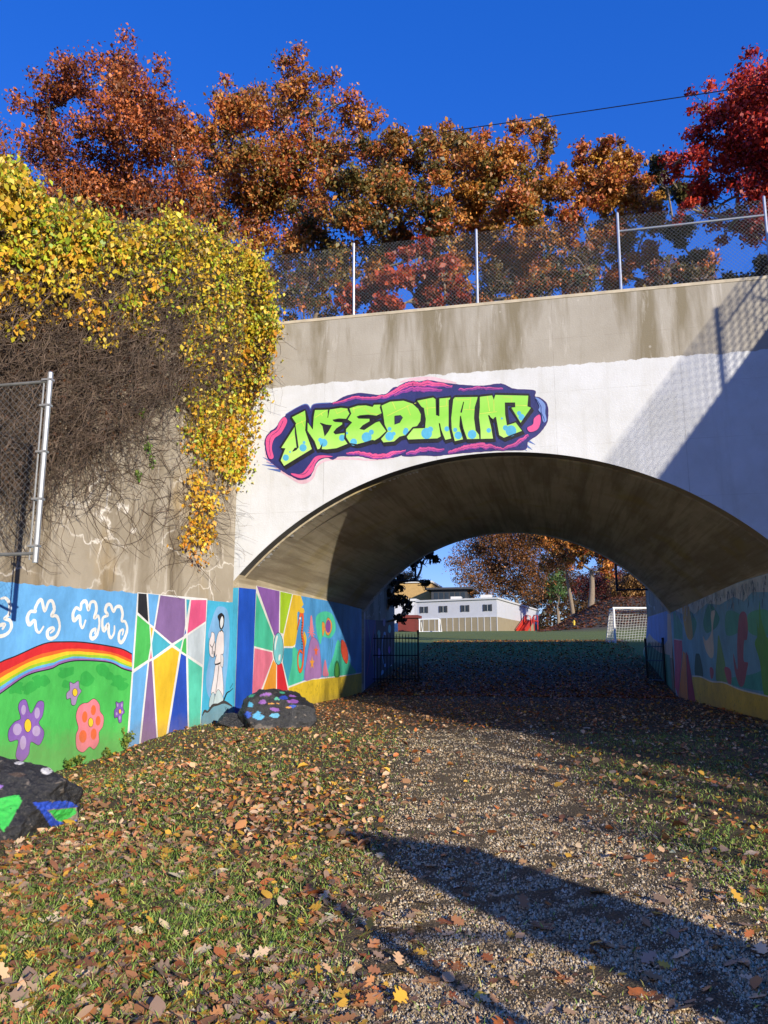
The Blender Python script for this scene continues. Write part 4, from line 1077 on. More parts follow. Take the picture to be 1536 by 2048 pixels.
# ------------------------------------------------------------------ painted boulders
def boulder(label, c, size, seed, patches, sub=6, rot=0.0):
    bm = bmesh.new(); bmesh.ops.create_icosphere(bm, subdivisions=sub, radius=1.0)
    V = np.array([v.co for v in bm.verts]); F = np.array([[v.index for v in f.verts] for f in bm.faces]); bm.free()
    rg = np.random.default_rng(seed)
    # chop with random planes for a hewn look, then rough up
    R = np.ones(len(V)); 
    for k in range(16):
        n_ = rg.normal(size=3); n_ /= np.linalg.norm(n_); d_ = rg.uniform(0.62, 0.9)
        dots_ = V @ n_
        R = np.where(dots_ > 1e-3, np.minimum(R, d_ / np.maximum(dots_, 1e-3)), R)
    P = V * R[:, None] * 1.22
    ns = np.array([noise.fractal(Vector(p * 2.3 + seed), 0.9, 2.1, 6) for p in P])
    ns2 = np.array([noise.fractal(Vector(p * 9.0 + seed), 0.9, 2.1, 4) for p in P])
    P = P * (1 + 0.06 * ns + 0.022 * ns2)[:, None]
    cr, sr = math.cos(rot), math.sin(rot)
    P = P * np.array(size)
    P = np.stack([P[:, 0] * cr - P[:, 1] * sr, P[:, 0] * sr + P[:, 1] * cr, P[:, 2]], -1)
    W = P + np.array(c)
    px = project(W)
    col = np.tile(np.array(rgb('#26272a')), (len(V), 1))
    tone = 0.8 + 0.5 * np.clip(ns + 0.3, 0, 1); col *= tone[:, None]
    bare = np.array(rgb('#8c8176'))
    wear = (ns2 > 0.62) & (ns > 0.1)
    col[wear] = bare * 0.6
    low = W[:, 2] < c[2] - size[2] * 0.45 + 0.08 * ns
    col[low & (ns2 > -0.35)] = bare * 0.55
    jit_ = np.stack([ns2, ns], -1) * 2
    nrm = V
    vis = ((CAM - W) * nrm).sum(1) > 0
    for hexc, poly in patches:
        poly = np.asarray(poly, float); q = px + jit_
        ins = np.zeros(len(q), bool); j = len(poly) - 1
        for i in range(len(poly)):
            cond = ((poly[i, 1] > q[:, 1]) != (poly[j, 1] > q[:, 1])) & (q[:, 0] < (poly[j, 0] - poly[i, 0]) * (q[:, 1] - poly[i, 1]) / (poly[j, 1] - poly[i, 1] + 1e-9) + poly[i, 0])
            ins ^= cond; j = i
        ins &= vis & (ns2 < 0.75)
        col[ins] = np.array(rgb(hexc)) * (0.92 + 0.15 * ns[ins])[:, None]
    mt = tinted('boulder_paint_%d' % seed, 0.5, 0)
    nt_b = mt.node_tree; bs = nt_b.nodes['Principled BSDF']; vc = [n_ for n_ in nt_b.nodes if n_.type == 'VERTEX_COLOR'][0]
    sp = ramp(nt_b, noise_tex(nt_b, 45, 6, 0.75), [(0.52, 0.0), (0.72, 1.0)])
    nt_b.links.new(mix(nt_b, math_(nt_b, 'MULTIPLY', sp, 0.35), vc.outputs[0], rgb('#8d857a')), bs.inputs['Base Color'])
    bump(nt_b, bs, noise_tex(nt_b, 22, 7, 0.75), 0.8, 0.03)
    o = part('boulder', P, F, mt, smooth=True, colors=col)
    o.location = c
    return tag(o, label, 'rock')
def blob(cx_, cy_, rx, ry, n_=9, w=0.25):
    return [(cx_ + rx * math.cos(a) * (1 + random.uniform(-w, w)), cy_ + ry * math.sin(a) * (1 + random.uniform(-w, w))) for a in np.linspace(0, 2 * math.pi, n_, endpoint=False)]
z4 = lambda p: zz(p, 3.2, 380, 1140)
pat = []
for x, y, rx, ry, c in ((388, 862, 18, 18, '#4fb0d8'), (440, 935, 30, 30, '#5cb4e0'), (370, 930, 20, 20, '#2a58c8'), (545, 930, 30, 22, '#6ab8d8'), (485, 798, 42, 9, '#9a62b8'), (465, 840, 26, 14, '#9a62b8'), (545, 890, 32, 12, '#9a62b8'),
                     (655, 840, 34, 14, '#9a5cb4'), (600, 815, 28, 13, '#2f52c4'), (555, 822, 18, 12, '#58b89c'), (660, 802, 32, 8, '#9a62b8'), (385, 800, 30, 16, '#3fa27c'), (655, 875, 25, 9, '#2f58c0'), (520, 855, 22, 4, '#e8a040'), (565, 855, 12, 4, '#e8a040'), (630, 880, 15, 5, '#e0a038'), (590, 785, 22, 6, '#3fa27c')):
    pat.append((c, z4(blob(x, y, rx, ry))))
r1z = float(gnd(-5.6, 15.3))
boulder('black boulder with blue and purple paint spots before the mural corner', (-5.58, 15.45, r1z + 0.23), (0.67, 0.50, 0.48), 3, pat, rot=0.1)
z12 = lambda p: zz(p, 3.072, 0, 1480)
pat = [('#3fca54', z12([(-40, 370), (60, 345), (120, 340), (135, 370), (100, 440), (60, 510), (25, 562), (-40, 480)])), ('#2450c8', z12([(200, 380), (440, 378), (470, 400), (480, 520), (400, 530), (320, 538), (265, 460)])),
       ('#9a8a78', z12([(285, 432), (470, 412), (475, 470), (400, 505), (345, 490)])), ('#3fca54', z12([(300, 436), (465, 416), (468, 455), (380, 498), (350, 490)])), ('#8d7f70', z12([(400, 500), (480, 470), (482, 490), (380, 520)])),
       ('#e8e6e2', z12(blob(118, 142, 30, 9))), ('#e8e6e2', z12(blob(285, 190, 38, 20))), ('#9a72c0', z12(blob(0, 290, 22, 14))), ('#4a3c34', z12(blob(110, 215, 55, 14)))]
boulder('black boulder with a green patch and blue and green stripes beside the flower mural', (-5.24, 6.75, float(gnd(-5.1, 6.75)) + 0.17), (0.66, 0.55, 0.50), 11, pat, sub=7, rot=0.2)
br = boulder('small dark rock lying against the mural between corner and spotted boulder', (-6.55, 15.25, float(gnd(-6.55, 15.25)) + 0.07), (0.34, 0.2, 0.17), 21, [], rot=-0.3)

# ------------------------------------------------------------------ leaf clouds
def leaf_quads(P, size, nrm=None, droop=0.35, aspect=1.7, rg=RNG):
    """kite shaped, slightly folded leaves: 5 vertices, 4 triangles as 2 quads"""
    n = len(P)
    d = rg.normal(size=(n, 3)); d[:, 2] -= droop * 2; d /= np.linalg.norm(d, axis=1)[:, None]
    nn = rg.normal(size=(n, 3))
    if nrm is not None: nn = nn * 0.7 + nrm
    s = np.cross(d, nn); s /= np.linalg.norm(s, axis=1)[:, None] + 1e-9
    up = np.cross(s, d)
    sz = np.broadcast_to(np.asarray(size, float), (n,))[:, None]
    a = P - d * sz * 0.5
    tip = P + d * sz * 0.5 - up * sz * 0.12
    w = sz / aspect * 0.5
    l_ = P - d * sz * 0.05 + s * w + up * sz * 0.10
    r_ = P - d * sz * 0.05 - s * w + up * sz * 0.10
    V = np.stack([a, r_, tip, l_], 1).reshape(-1, 3)
    F = np.arange(n * 4).reshape(n, 4)
    return V, F

def palette(cols, n, rg=RNG, w=None, jit=0.22):
    C = np.array([rgb(c) for c in cols]); k = rg.choice(len(cols), n, p=w)
    return np.clip(C[k] * (1 + rg.normal(0, jit, (n, 1))), 0.004, 0.9)

def bez(a, b_, c, n=8):
    t = np.linspace(0, 1, n)[:, None]
    return (1 - t) ** 2 * a + 2 * t * (1 - t) * b_ + t ** 2 * c

def tree(name, label, base, blobs, Y, cols, n_leaf, leaf=0.17, trunk_r=0.3, mat=M_BARK, group=None, depth=1.0, seed=0, lean=0.35, gap=0.0, w=None, cat='tree', bare=0, fork=0.45, droop=0.35, ysp=1.6, big=0.55):
    rg = np.random.default_rng(seed)
    base = np.asarray(base, float)
    C = []; R = []
    for u, v, r in blobs:
        if group == BK: v = v + 18; r = r * 0.90
        yy = Y + rg.uniform(-ysp, ysp)
        c = pt(u, v, yy); C.append(c); R.append(r * np.linalg.norm(c - CAM) / FPX)
    C = np.array(C); R = np.array(R)
    o = empty(name, tuple(base)); tag(o, label, cat, group)
    # limbs
    top = np.array([C[:, 0].mean(), C[:, 1].mean(), np.percentile(C[:, 2], 55)])
    f0 = base + (top - base) * fork; f0[0] = base[0] + (top[0] - base[0]) * fork * lean; f0[1] = base[1] + (top[1] - base[1]) * fork * lean
    VV = []; FF = []; n0 = 0
    def add(P, r, k=7):
        nonlocal n0
        V, F = tube(np.asarray(P) - base, r, k, False); VV.append(V); FF.extend([tuple(i + n0 for i in f) for f in F]); n0 += len(V)
    trunk = bez(base + np.array([0, 0, -0.3]), (base + f0) / 2 + rg.normal(0, 0.25, 3) * np.array([1, 1, 0]), f0, 8)
    add(trunk, np.linspace(trunk_r * 1.25, trunk_r * 0.75, 8), 9)
    subC = []; subR = []
    # limbs grow from the nearest piece of wood that already stands
    nodes_ = [trunk[5], trunk[6], trunk[7]]; nr = [trunk_r * 0.5, trunk_r * 0.5, trunk_r * 0.5]
    order = np.argsort(np.linalg.norm((C - f0) * np.array([1, 1, 0.8]), axis=1))
    for i in order:
        c, r = C[i], R[i]
        dd = [np.linalg.norm(c - q_) + max(0, q_[2] - c[2]) * 1.5 for q_ in nodes_]
        j = int(np.argmin(dd)); s0 = nodes_[j]; r0 = min(nr[j], 0.55 * trunk_r)
        mid = (s0 + c) / 2 + np.array([0, 0, 0.10 * np.linalg.norm(c - s0)]) * rg.uniform(-0.6, 1) + rg.normal(0, 0.18, 3)
        L = bez(s0, mid, c, 8); r1 = max(0.03, r0 * 0.62)
        add(L, np.linspace(max(r0 * 0.85, 0.055), max(r1, 0.045), 8), 6)
        nodes_ += [L[4], c]; nr += [r1 * 1.1, r1]
        k = max(7, int(13 * r * r / 1.6))
        q = c + rg.normal(0, 0.56, (k, 3)).clip(-0.95, 0.95) * r * np.array([1.0, depth, 0.9])
        for s in q:
            add(bez(L[5], (L[5] + s) / 2 + rg.normal(0, 0.2, 3), s, 5), np.linspace(0.03, 0.008, 5), 3)
        subC.append(q); subR.append(np.full(k, r) * rg.uniform(0.25, big, k))
    for _ in range(bare):
        i = rg.integers(len(C)); s = C[i] + rg.normal(0, R[i] * 0.9, 3).clip(-R[i] * 1.1, R[i] * 1.1)
        add(bez(C[i], (C[i] + s) / 2 + rg.normal(0, 0.3, 3), s, 6), np.linspace(0.03, 0.006, 6), 3)
    part('trunk', np.concatenate(VV), FF, mat, o, smooth=True)
    subC = np.concatenate(subC); subR = np.concatenate(subR)
    pw = subR ** 2; pw /= pw.sum()
    k = rg.choice(len(subC), n_leaf, p=pw)
    off = rg.normal(size=(n_leaf, 3))
    P = subC[k] + off * (subR[k] * 0.5)[:, None] * np.array([1.0, 1.0, 0.85])
    V, F = leaf_quads(P - base, leaf * np.exp(rg.normal(-0.05, 0.33, n_leaf)).clip(0.4, 1.9), off * 0.25, droop, 1.6, rg)
    # colour drifts from clump to clump
    nsub = len(subC)
    cc = np.array([rgb(c) for c in cols])
    a_ = rg.choice(len(cols), nsub, p=w); b2 = rg.choice(len(cols), n_leaf, p=w)
    m_ = rg.uniform(0, 1, (n_leaf, 1)) < 0.62
    col = np.where(m_, cc[a_[k]], cc[b2]) * (1 + rg.normal(0, 0.22, (n_leaf, 1)))
    col = np.clip(col, 0.004, 0.85)
    part('crown', V, F, M_LEAF, o, colors=np.repeat(col, 4, 0))
    return o

RUST = ['#a2522a', '#be6832', '#804424', '#cc783c', '#92582c']
OAK = ['#b47034', '#cc883c', '#8e622c', '#7a6a30', '#be6a34', '#a07c38']
GOLD = ['#b8762e', '#c88a34', '#9a602a', '#d09a3c', '#85602a']
RED = ['#b02a20', '#c83a28', '#862018', '#d85436', '#962420']
RUSSET = ['#a03a22', '#b8502c', '#7e3420', '#8a5228']
OLIVE = ['#4e4a22', '#5e5426', '#3e4220', '#6d5a2a']
BK = 'trees on the far bank of the bridge'
def bank(u, Y, z=8.0):
    p = pt(u, 700, Y); return (p[0], Y, z)
tree('oak_tree', 'russet oak at the left edge rising behind the yellow vine', bank(-330, 36), [(10, 310, 55), (-60, 330, 80), (-20, 390, 70), (30, 350, 50), (-150, 300, 110)], 35, RUST, 20000, seed=1, group=BK)
tree('oak_tree', 'tall dark russet oak with two rounded tops behind the yellow vine', bank(150, 34),
     [(95, 200, 45), (150, 170, 50), (235, 135, 50), (270, 165, 55), (320, 215, 50), (350, 240, 40), (100, 265, 50), (240, 250, 62), (350, 290, 55), (170, 340, 62), (265, 350, 70), (340, 390, 65), (120, 385, 55), (215, 420, 60), (300, 450, 50), (380, 440, 45), (60, 420, 50)], 33, RUST + ['#5e3018'], 50000, seed=2, trunk_r=0.42, group=BK, bare=14)
tree('oak_tree', 'tall orange brown oak with one high plume left of the fence', bank(470, 36),
     [(575, 125, 38), (600, 165, 42), (505, 195, 45), (455, 230, 50), (540, 230, 55), (625, 220, 45), (690, 185, 42), (720, 230, 38), (425, 300, 55), (500, 320, 62), (580, 310, 60), (660, 290, 50), (730, 295, 35), (450, 400, 60), (550, 400, 62), (390, 390, 50), (480, 470, 50), (560, 480, 50), (620, 390, 50), (560, 550, 40)], 35, OAK + RUST[:3], 50000, seed=3, trunk_r=0.45, group=BK, bare=16)
tree('oak_tree', 'olive and brown oak with thin crown over the middle of the bridge', bank(590, 33),
     [(760, 290, 48), (800, 265, 40), (835, 310, 48), (690, 370, 55), (770, 370, 58), (850, 380, 55), (640, 440, 50), (720, 450, 55), (810, 455, 55), (880, 470, 45), (600, 510, 42), (680, 520, 45), (640, 580, 36), (750, 520, 45), (560, 590, 34), (900, 420, 40)], 32, OAK + OLIVE[:2], 36000, seed=4, trunk_r=0.4, group=BK, bare=16)
tree('oak_tree', 'golden brown oak filling the sky right of the middle fence post', bank(1290, 37),
     [(885, 250, 32), (930, 270, 40), (1050, 240, 36), (1070, 275, 34), (1000, 295, 48), (960, 330, 52), (1070, 335, 42), (920, 380, 50), (1010, 390, 58), (1080, 385, 35), (960, 450, 55), (1050, 460, 50), (930, 520, 45), (1010, 530, 48), (1080, 520, 36), (970, 580, 36), (1060, 570, 34), (1110, 470, 30), (890, 330, 40)], 36, OAK + GOLD[:2], 47000, seed=5, trunk_r=0.42, group=BK, bare=14, lean=0.5)
tree('maple_tree', 'low red leaved tree behind the fence left of the middle post', bank(640, 30.5, 8.2),
     [(840, 495, 40), (880, 520, 38), (800, 530, 40), (740, 565, 36), (700, 590, 34), (830, 575, 42), (890, 580, 36), (770, 600, 36), (920, 590, 22)], 30.3, RUSSET, 13000, leaf=0.19, seed=6, trunk_r=0.16, group=BK, ysp=0.8)
tree('oak_tree', 'orange tinted tree with a pointed top near the right fence post', bank(1345, 38),
     [(1235, 275, 30), (1190, 310, 36), (1250, 320, 40), (1155, 340, 30), (1210, 375, 46), (1280, 370, 38), (1160, 420, 42), (1240, 430, 46), (1310, 420, 34), (1190, 480, 38), (1275, 490, 36), (1140, 500, 34), (1150, 550, 34), (1230, 540, 34), (1300, 550, 30)], 37, GOLD + RUST[:2], 32000, seed=7, trunk_r=0.34, group=BK, bare=10)
tree('oak_tree', 'dark olive tree with brown leaves under the red maple', bank(1440, 36),
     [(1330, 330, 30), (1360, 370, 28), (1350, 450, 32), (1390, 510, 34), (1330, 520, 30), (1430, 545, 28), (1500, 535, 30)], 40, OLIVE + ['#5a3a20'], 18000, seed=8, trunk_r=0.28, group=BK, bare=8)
tree('maple_tree', 'crimson maple rising above the right end of the fence', bank(1640, 33),
     [(1515, 125, 38), (1480, 170, 42), (1410, 195, 32), (1450, 215, 42), (1530, 200, 48), (1395, 255, 38), (1460, 275, 48), (1530, 290, 50), (1370, 295, 30), (1420, 330, 42), (1490, 350, 45), (1560, 370, 60), (1600, 220, 90), (1430, 400, 30), (1500, 440, 32), (1650, 320, 90), (1385, 400, 24), (1460, 440, 28), (1530, 420, 36), (1410, 360, 32), (1350, 330, 24)], 33, RED, 58000, seed=9, trunk_r=0.4, group=BK, bare=26)
# twiggy undergrowth along the far kerb
for k, (u, v, r, Y_) in enumerate([(565, 600, 38, 30), (620, 560, 40, 30.4), (1110, 545, 38, 30.2), (1170, 540, 36, 30.0), (1060, 590, 30, 30.4), (1320, 560, 30, 30.3), (1400, 560, 30, 30.2), (985, 580, 30, 30.3)]):
    p = pt(u, v, Y_)
    tree('bare_shrub', ['twiggy shrub behind the bridge fence next to the vine covered corner', 'taller twiggy shrub behind the fence between vine and red leaved tree', 'twiggy shrub behind the fence under the golden brown oak', 'pale twiggy shrub behind the fence left of the railed bay', 'low twiggy shrub behind the fence at the foot of the golden oak', 'twiggy shrub behind the railed bay of the bridge fence', 'twiggy shrub behind the railed bay nearest the crimson maple', 'low twiggy shrub just right of the middle fence post'][k], (p[0] + 0.2, Y_, 8.0), [(u, v, r), (u - 15, v + 30, r * .8), (u + 18, v - 22, r * .8)], Y_, OLIVE + RUST[2:4], 1300, leaf=0.13, trunk_r=0.05, seed=30 + k, group='twiggy shrubs behind the bridge fence', cat='shrub', bare=26, fork=0.2, ysp=0.4, mat=M_TWIG)

# overhead cable and its poles
pa, pb = pt(-300, 410, 42), pt(1780, 130, 30)
cable = bez(pa, (pa + pb) / 2 + np.array([0, 0, -0.9]), pb, 40)
cb = MB(); cb.tube(cable - pa, 0.022, 5)
co = cb.build('utility_cable', M_BLACK); co.location = pa
tag(co, 'single black utility cable slung across the sky above the bridge', 'cable')
for p, zb in ((pa, 8.0), (pb, 8.0)):
    up_ = empty('utility_pole', (p[0], p[1] + 0.12, zb)); tag(up_, 'tall wooden utility pole carrying the black cable', 'pole', 'utility poles')
    mb = MB(); mb.tube([(0, 0, -0.3), (0, 0, p[2] - zb + 0.7)], [0.17, 0.12], 10); mb.build('shaft', M_BARK, up_)
    mb = MB(); mb.box(-0.9, 0.9, -0.06, 0.06, p[2] - zb + 0.25, p[2] - zb + 0.37); mb.build('crossarm', M_BARK, up_)

# ------------------------------------------------------------------ the vine
vine = empty('climbing_vine', (-7.6, 13.6, 4.0)); tag(vine, 'huge yellow leaved climbing vine with a tangle of bare stems over the wall', 'vine')
VO = np.array([-7.6, 13.6, 4.0])
def vine_pt(px, off):
    px = np.asarray(px, float); r = ray(px)
    tw_ = ((WP0 - CAM) @ WN) / (r @ WN); tf = YF / r[:, 1]
    tw_ = np.where(tw_ <= 0, 1e9, tw_)
    t = np.minimum(tw_, tf)
    P = CAM + r * t[:, None]
    dist = np.linalg.norm(r, axis=1) * t
    return CAM + r * (t * (1 - off / dist))[:, None]
def sample_poly(poly, n, rg=RNG):
    poly = np.asarray(poly, float); lo, hi = poly.min(0), poly.max(0); out = []
    tot = 0
    while tot < n:
        q = rg.uniform(lo, hi, (n * 2, 2)); ins = np.zeros(len(q), bool); j = len(poly) - 1
        for i in range(len(poly)):
            cond = ((poly[i, 1] > q[:, 1]) != (poly[j, 1] > q[:, 1])) & (q[:, 0] < (poly[j, 0] - poly[i, 0]) * (q[:, 1] - poly[i, 1]) / (poly[j, 1] - poly[i, 1] + 1e-9) + poly[i, 0])
            ins ^= cond; j = i
        out.append(q[ins]); tot += ins.sum()
    return np.concatenate(out)[:n]
YEL = ['#dcbc2e', '#e6c83c', '#caa028', '#d8b430', '#dca82e', '#b4ac2e', '#cc962a', '#8f7a2a']
GRN = ['#9db32c', '#b5c034', '#d2c232', '#86a02a']
ORG = ['#dba22c', '#d98f2a', '#e6b83a', '#c8a028']
regs = [
    ([(-130, 300), (0, 335), (40, 345), (75, 385), (115, 420), (180, 425), (250, 465), (300, 452), (350, 432), (400, 452), (450, 490), (500, 497), (538, 560), (546, 640), (520, 690), (480, 680), (430, 640), (380, 620), (330, 540), (220, 510), (120, 530), (60, 520), (-130, 540)], 14500, YEL + GRN, 0.10, 0.9, 0.75),
    ([(200, 470), (360, 500), (430, 600), (400, 680), (330, 720), (270, 680), (230, 590), (180, 520)], 1700, GRN + YEL, 0.10, 0.6, 0.55),
    ([(400, 620), (546, 620), (545, 690), (528, 770), (505, 830), (500, 900), (505, 950), (480, 970), (450, 955), (420, 900), (370, 830), (400, 760), (360, 700)], 7500, YEL + GRN + ORG, 0.08, 0.75, 0.5),
    ([(375, 930), (450, 940), (435, 1040), (420, 1095), (400, 1125), (375, 1110), (368, 1080), (385, 1010)], 720, ORG + YEL[:2], 0.05, 0.4, 0.35),
    ([(-130, 540), (200, 530), (320, 600), (300, 700), (150, 660), (-130, 700)], 2000, ORG + YEL, 0.25, 0.95, 0.6),
    ([(-130, 500), (60, 500), (220, 500), (340, 540), (360, 620), (250, 620), (100, 590), (-130, 620)], 2600, YEL + GRN + ORG, 0.3, 0.95, 0.6),
    ([(350, 770), (400, 780), (440, 900), (400, 940), (372, 880)], 420, GRN + ORG, 0.05, 0.4, 0.4),
    ([(390, 500), (500, 505), (540, 570), (545, 680), (480, 700), (400, 640)], 5000, YEL + GRN, 0.05, 0.5, 0.5),
    ([(-20, 335), (30, 330), (60, 375), (75, 400), (0, 410)], 350, YEL, 0.3, 0.9, 0.8),
]
VV = []; FF = []; CC = []; n0 = 0
for poly, n_, cols, o0, o1, clump in regs:
    c = sample_poly(poly, max(20, n_ // 24)); k = RNG.integers(len(c), size=n_)
    coff = RNG.uniform(o0, o1, len(c))
    far = np.clip((620 - c[:, 1]) / 300, 0, 1)             # the upper growth bulges out
    coff = coff * (0.6 + 0.7 * far)
    px = c[k] + RNG.normal(0, 11.5, (n_, 2)) * np.array([1, 1.4])
    P = vine_pt(px, np.clip(coff[k] + RNG.normal(0, 0.10, n_) - 0.0002 * ((px - c[k]) ** 2).sum(1), 0.02, None)) - VO
    nn = WN + np.array([0.2, -0.5, 0.4])
    V, F = leaf_quads(P, np.exp(RNG.normal(math.log(0.088), 0.28, n_)).clip(0.04, 0.15), np.tile(nn * 0.6, (n_, 1)), 0.7, 1.4)
    VV.append(V); FF.append(F + n0); n0 += len(V)
    cc = np.array([rgb(x) for x in cols]); a_ = RNG.integers(len(cols), size=len(c)); b2 = RNG.integers(len(cols), size=n_)
    col = np.where(RNG.uniform(0, 1, (n_, 1)) < 0.55, cc[a_[k]], cc[b2]) * (1 + RNG.normal(0, 0.16, (n_, 1)))
    CC.append(np.repeat(np.clip(col, 0.01, 0.85), 4, 0))
q = part('leaves', np.concatenate(VV), np.concatenate(FF), M_LEAF, vine, colors=np.concatenate(CC)); q['kind'] = 'stuff'
def stems(poly, n_, npt, step, o0, o1, r0, wander, dn=0.75, rg=RNG):
    s = sample_poly(poly, n_); a = rg.uniform(0, 2 * math.pi, n_); cur = rg.normal(0, wander, n_)
    pts = [s]
    for i in range(npt - 1):
        a = a + cur * 0.5 + rg.normal(0, wander, n_)
        d = np.stack([np.cos(a), np.sin(a) * 0.9 + dn * 0.6], -1)
        s = s + d * step * rg.uniform(0.7, 1.3, (n_, 1)); pts.append(s)
    px = np.stack(pts, 1)
    off = rg.uniform(o0, o1, (n_, 1)) + np.cumsum(rg.normal(0, 0.03, (n_, npt)), 1)
    off = np.clip(off, 0.015, None)
    P = vine_pt(px.reshape(-1, 2), off.reshape(-1)).reshape(n_, npt, 3) - VO
    R = np.linspace(1, 0.45, npt)[None] * rg.uniform(0.5, 1.2, (n_, 1)) * r0
    return multi_tube(P, R, 3)
tang = [(-130, 400), (60, 420), (200, 450), (330, 470), (460, 520), (490, 560), (490, 690), (450, 800), (400, 790), (340, 800), (270, 840), (200, 900), (130, 905), (60, 960), (-130, 1020)]
V1, F1 = stems(tang, 4600, 8, 17, 0.03, 0.55, 0.0075, 0.55)
V2, F2 = stems([(-130, 880), (100, 880), (200, 850), (290, 830), (380, 860), (395, 1000), (350, 1060), (200, 1000), (100, 1040), (-130, 1080)], 260, 10, 14, 0.02, 0.10, 0.006, 0.35)
V3, F3 = stems([(-130, 420), (200, 470), (350, 520), (380, 640), (330, 700), (250, 720), (120, 760), (-130, 800)], 60, 8, 24, 0.1, 0.6, 0.013, 0.3, 0.5)
V4, F4 = stems([(375, 900), (450, 920), (440, 1040), (400, 1130), (375, 1120)], 130, 7, 14, 0.02, 0.2, 0.006, 0.4)
V6, F6 = stems([(390, 500), (470, 505), (500, 570), (500, 680), (460, 770), (420, 740)], 900, 6, 9, 0.02, 0.3, 0.007, 0.5)
V5, F5 = stems([(-100, 330), (100, 400), (350, 430), (480, 490), (400, 520), (100, 480), (-100, 420)], 260, 6, 16, 0.2, 0.8, 0.006, 0.4, -0.6)
q = part('stems', np.concatenate([V1, V2, V3, V4, V5, V6]), np.concatenate([F1, F2 + len(V1), F3 + len(V1) + len(V2), F4 + len(V1) + len(V2) + len(V3), F5 + len(V1) + len(V2) + len(V3) + len(V4), F6 + len(V1) + len(V2) + len(V3) + len(V4) + len(V5)]), M_TWIG, vine); q['kind'] = 'stuff'
n_ = 11000
px = np.concatenate([sample_poly(tang, 6000), sample_poly([(380, 490), (500, 505), (538, 570), (540, 690), (510, 800), (400, 780), (400, 600)], 5000)]); P = vine_pt(px, RNG.uniform(0.03, 0.3, n_)) - VO
V, F = leaf_quads(P, RNG.uniform(0.05, 0.11, n_), np.tile(WN, (n_, 1)), 0.7, 1.5)
q = part('withered_leaves', V, F, M_LEAF, vine, colors=np.repeat(palette(['#4a372a', '#5c4330', '#3a2c22', '#6b4c34', '#7a4a2c'], n_), 4, 0)); q['kind'] = 'stuff'
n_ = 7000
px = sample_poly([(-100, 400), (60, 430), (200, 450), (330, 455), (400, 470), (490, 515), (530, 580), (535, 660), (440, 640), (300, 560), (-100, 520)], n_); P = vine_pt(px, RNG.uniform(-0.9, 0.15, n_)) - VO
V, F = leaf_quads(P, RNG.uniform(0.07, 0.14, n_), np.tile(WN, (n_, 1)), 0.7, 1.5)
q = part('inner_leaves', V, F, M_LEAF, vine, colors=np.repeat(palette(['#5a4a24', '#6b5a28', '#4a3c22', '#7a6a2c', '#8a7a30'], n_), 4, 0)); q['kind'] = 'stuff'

sap = RP0 + RD * 7.6 - RN * 0.9
so = empty('bare_sapling', (sap[0], sap[1], 8.3)); tag(so, 'leafless sapling standing behind the fence on the shaded retaining wall', 'tree')
rg = np.random.default_rng(4); S = [bez(np.zeros(3), np.array([0.1, 0.05, 1.4]), np.array([0.0, 0.1, 3.0]), 8)]
for k in range(14):
    s0 = S[0][rg.integers(2, 7)] if k < 7 else S[rg.integers(1, 7)][rg.integers(2, 7)]
    e = s0 + np.array([rg.normal(0, 0.7), rg.normal(0, 0.4), rg.uniform(0.1, 0.9)]) * (1 if k < 7 else .6)
    S.append(bez(s0, (s0 + e) / 2 + rg.normal(0, .15, 3), e, 8))
R_ = np.array([np.linspace(0.03, 0.012, 8)] + [np.linspace(0.016, 0.005, 8)] * 14)
V, F = multi_tube(np.array(S), R_, 5); part('trunk', V, F, M_TWIG, so)

for k, (x_, y_, h_, lab) in enumerate([(-32, -14, 20, 'tall brown oak by the bank, added unseen behind the viewer to dim the sky'), (-20, -24, 22, 'broad brown oak added unseen behind the viewer to dim the sky, second from the bank'), (-8, -28, 21, 'broad orange oak added unseen straight behind the viewer to dim the sky'), (3, -33, 23, 'tall russet oak added unseen behind the viewer to dim the sky, beside the orange oak'), (13, -42, 22, 'golden oak added unseen behind the viewer to dim the sky, at the end of the row')]):  # unseen oaks, added behind the camera to block part of the sky light
    rg = np.random.default_rng(200 + k); z_ = float(ground_z(x_, y_)); o = empty('oak_tree', (x_, y_, z_)); tag(o, lab, 'tree', 'oaks added behind the viewer')
    V, F = tube(bez(np.array([0, 0, -0.3]), np.array([0.3, 0, h_ * .3]), np.array([0, 0.4, h_ * .8]), 8), np.linspace(0.5, 0.12, 8), 9); part('trunk', V, F, M_BARK, o, smooth=True)
    cl = rg.normal(0, 1, (40, 3)); cl /= np.linalg.norm(cl, axis=1)[:, None]; cl = cl * rg.uniform(0.4, 1, (40, 1)) * np.array([6.5, 6.5, h_ * .36]) + np.array([0, 0, h_ * .62])
    P = cl[rg.integers(40, size=5200)] + rg.normal(0, 1.1, (5200, 3)); V, F = leaf_quads(P, rg.uniform(0.4, 0.9, 5200), None, 0.3, 1.5, rg)
    part('crown', V, F, M_LEAF, o, colors=np.repeat(palette(OAK + RUST[:2], 5200, rg), 4, 0))

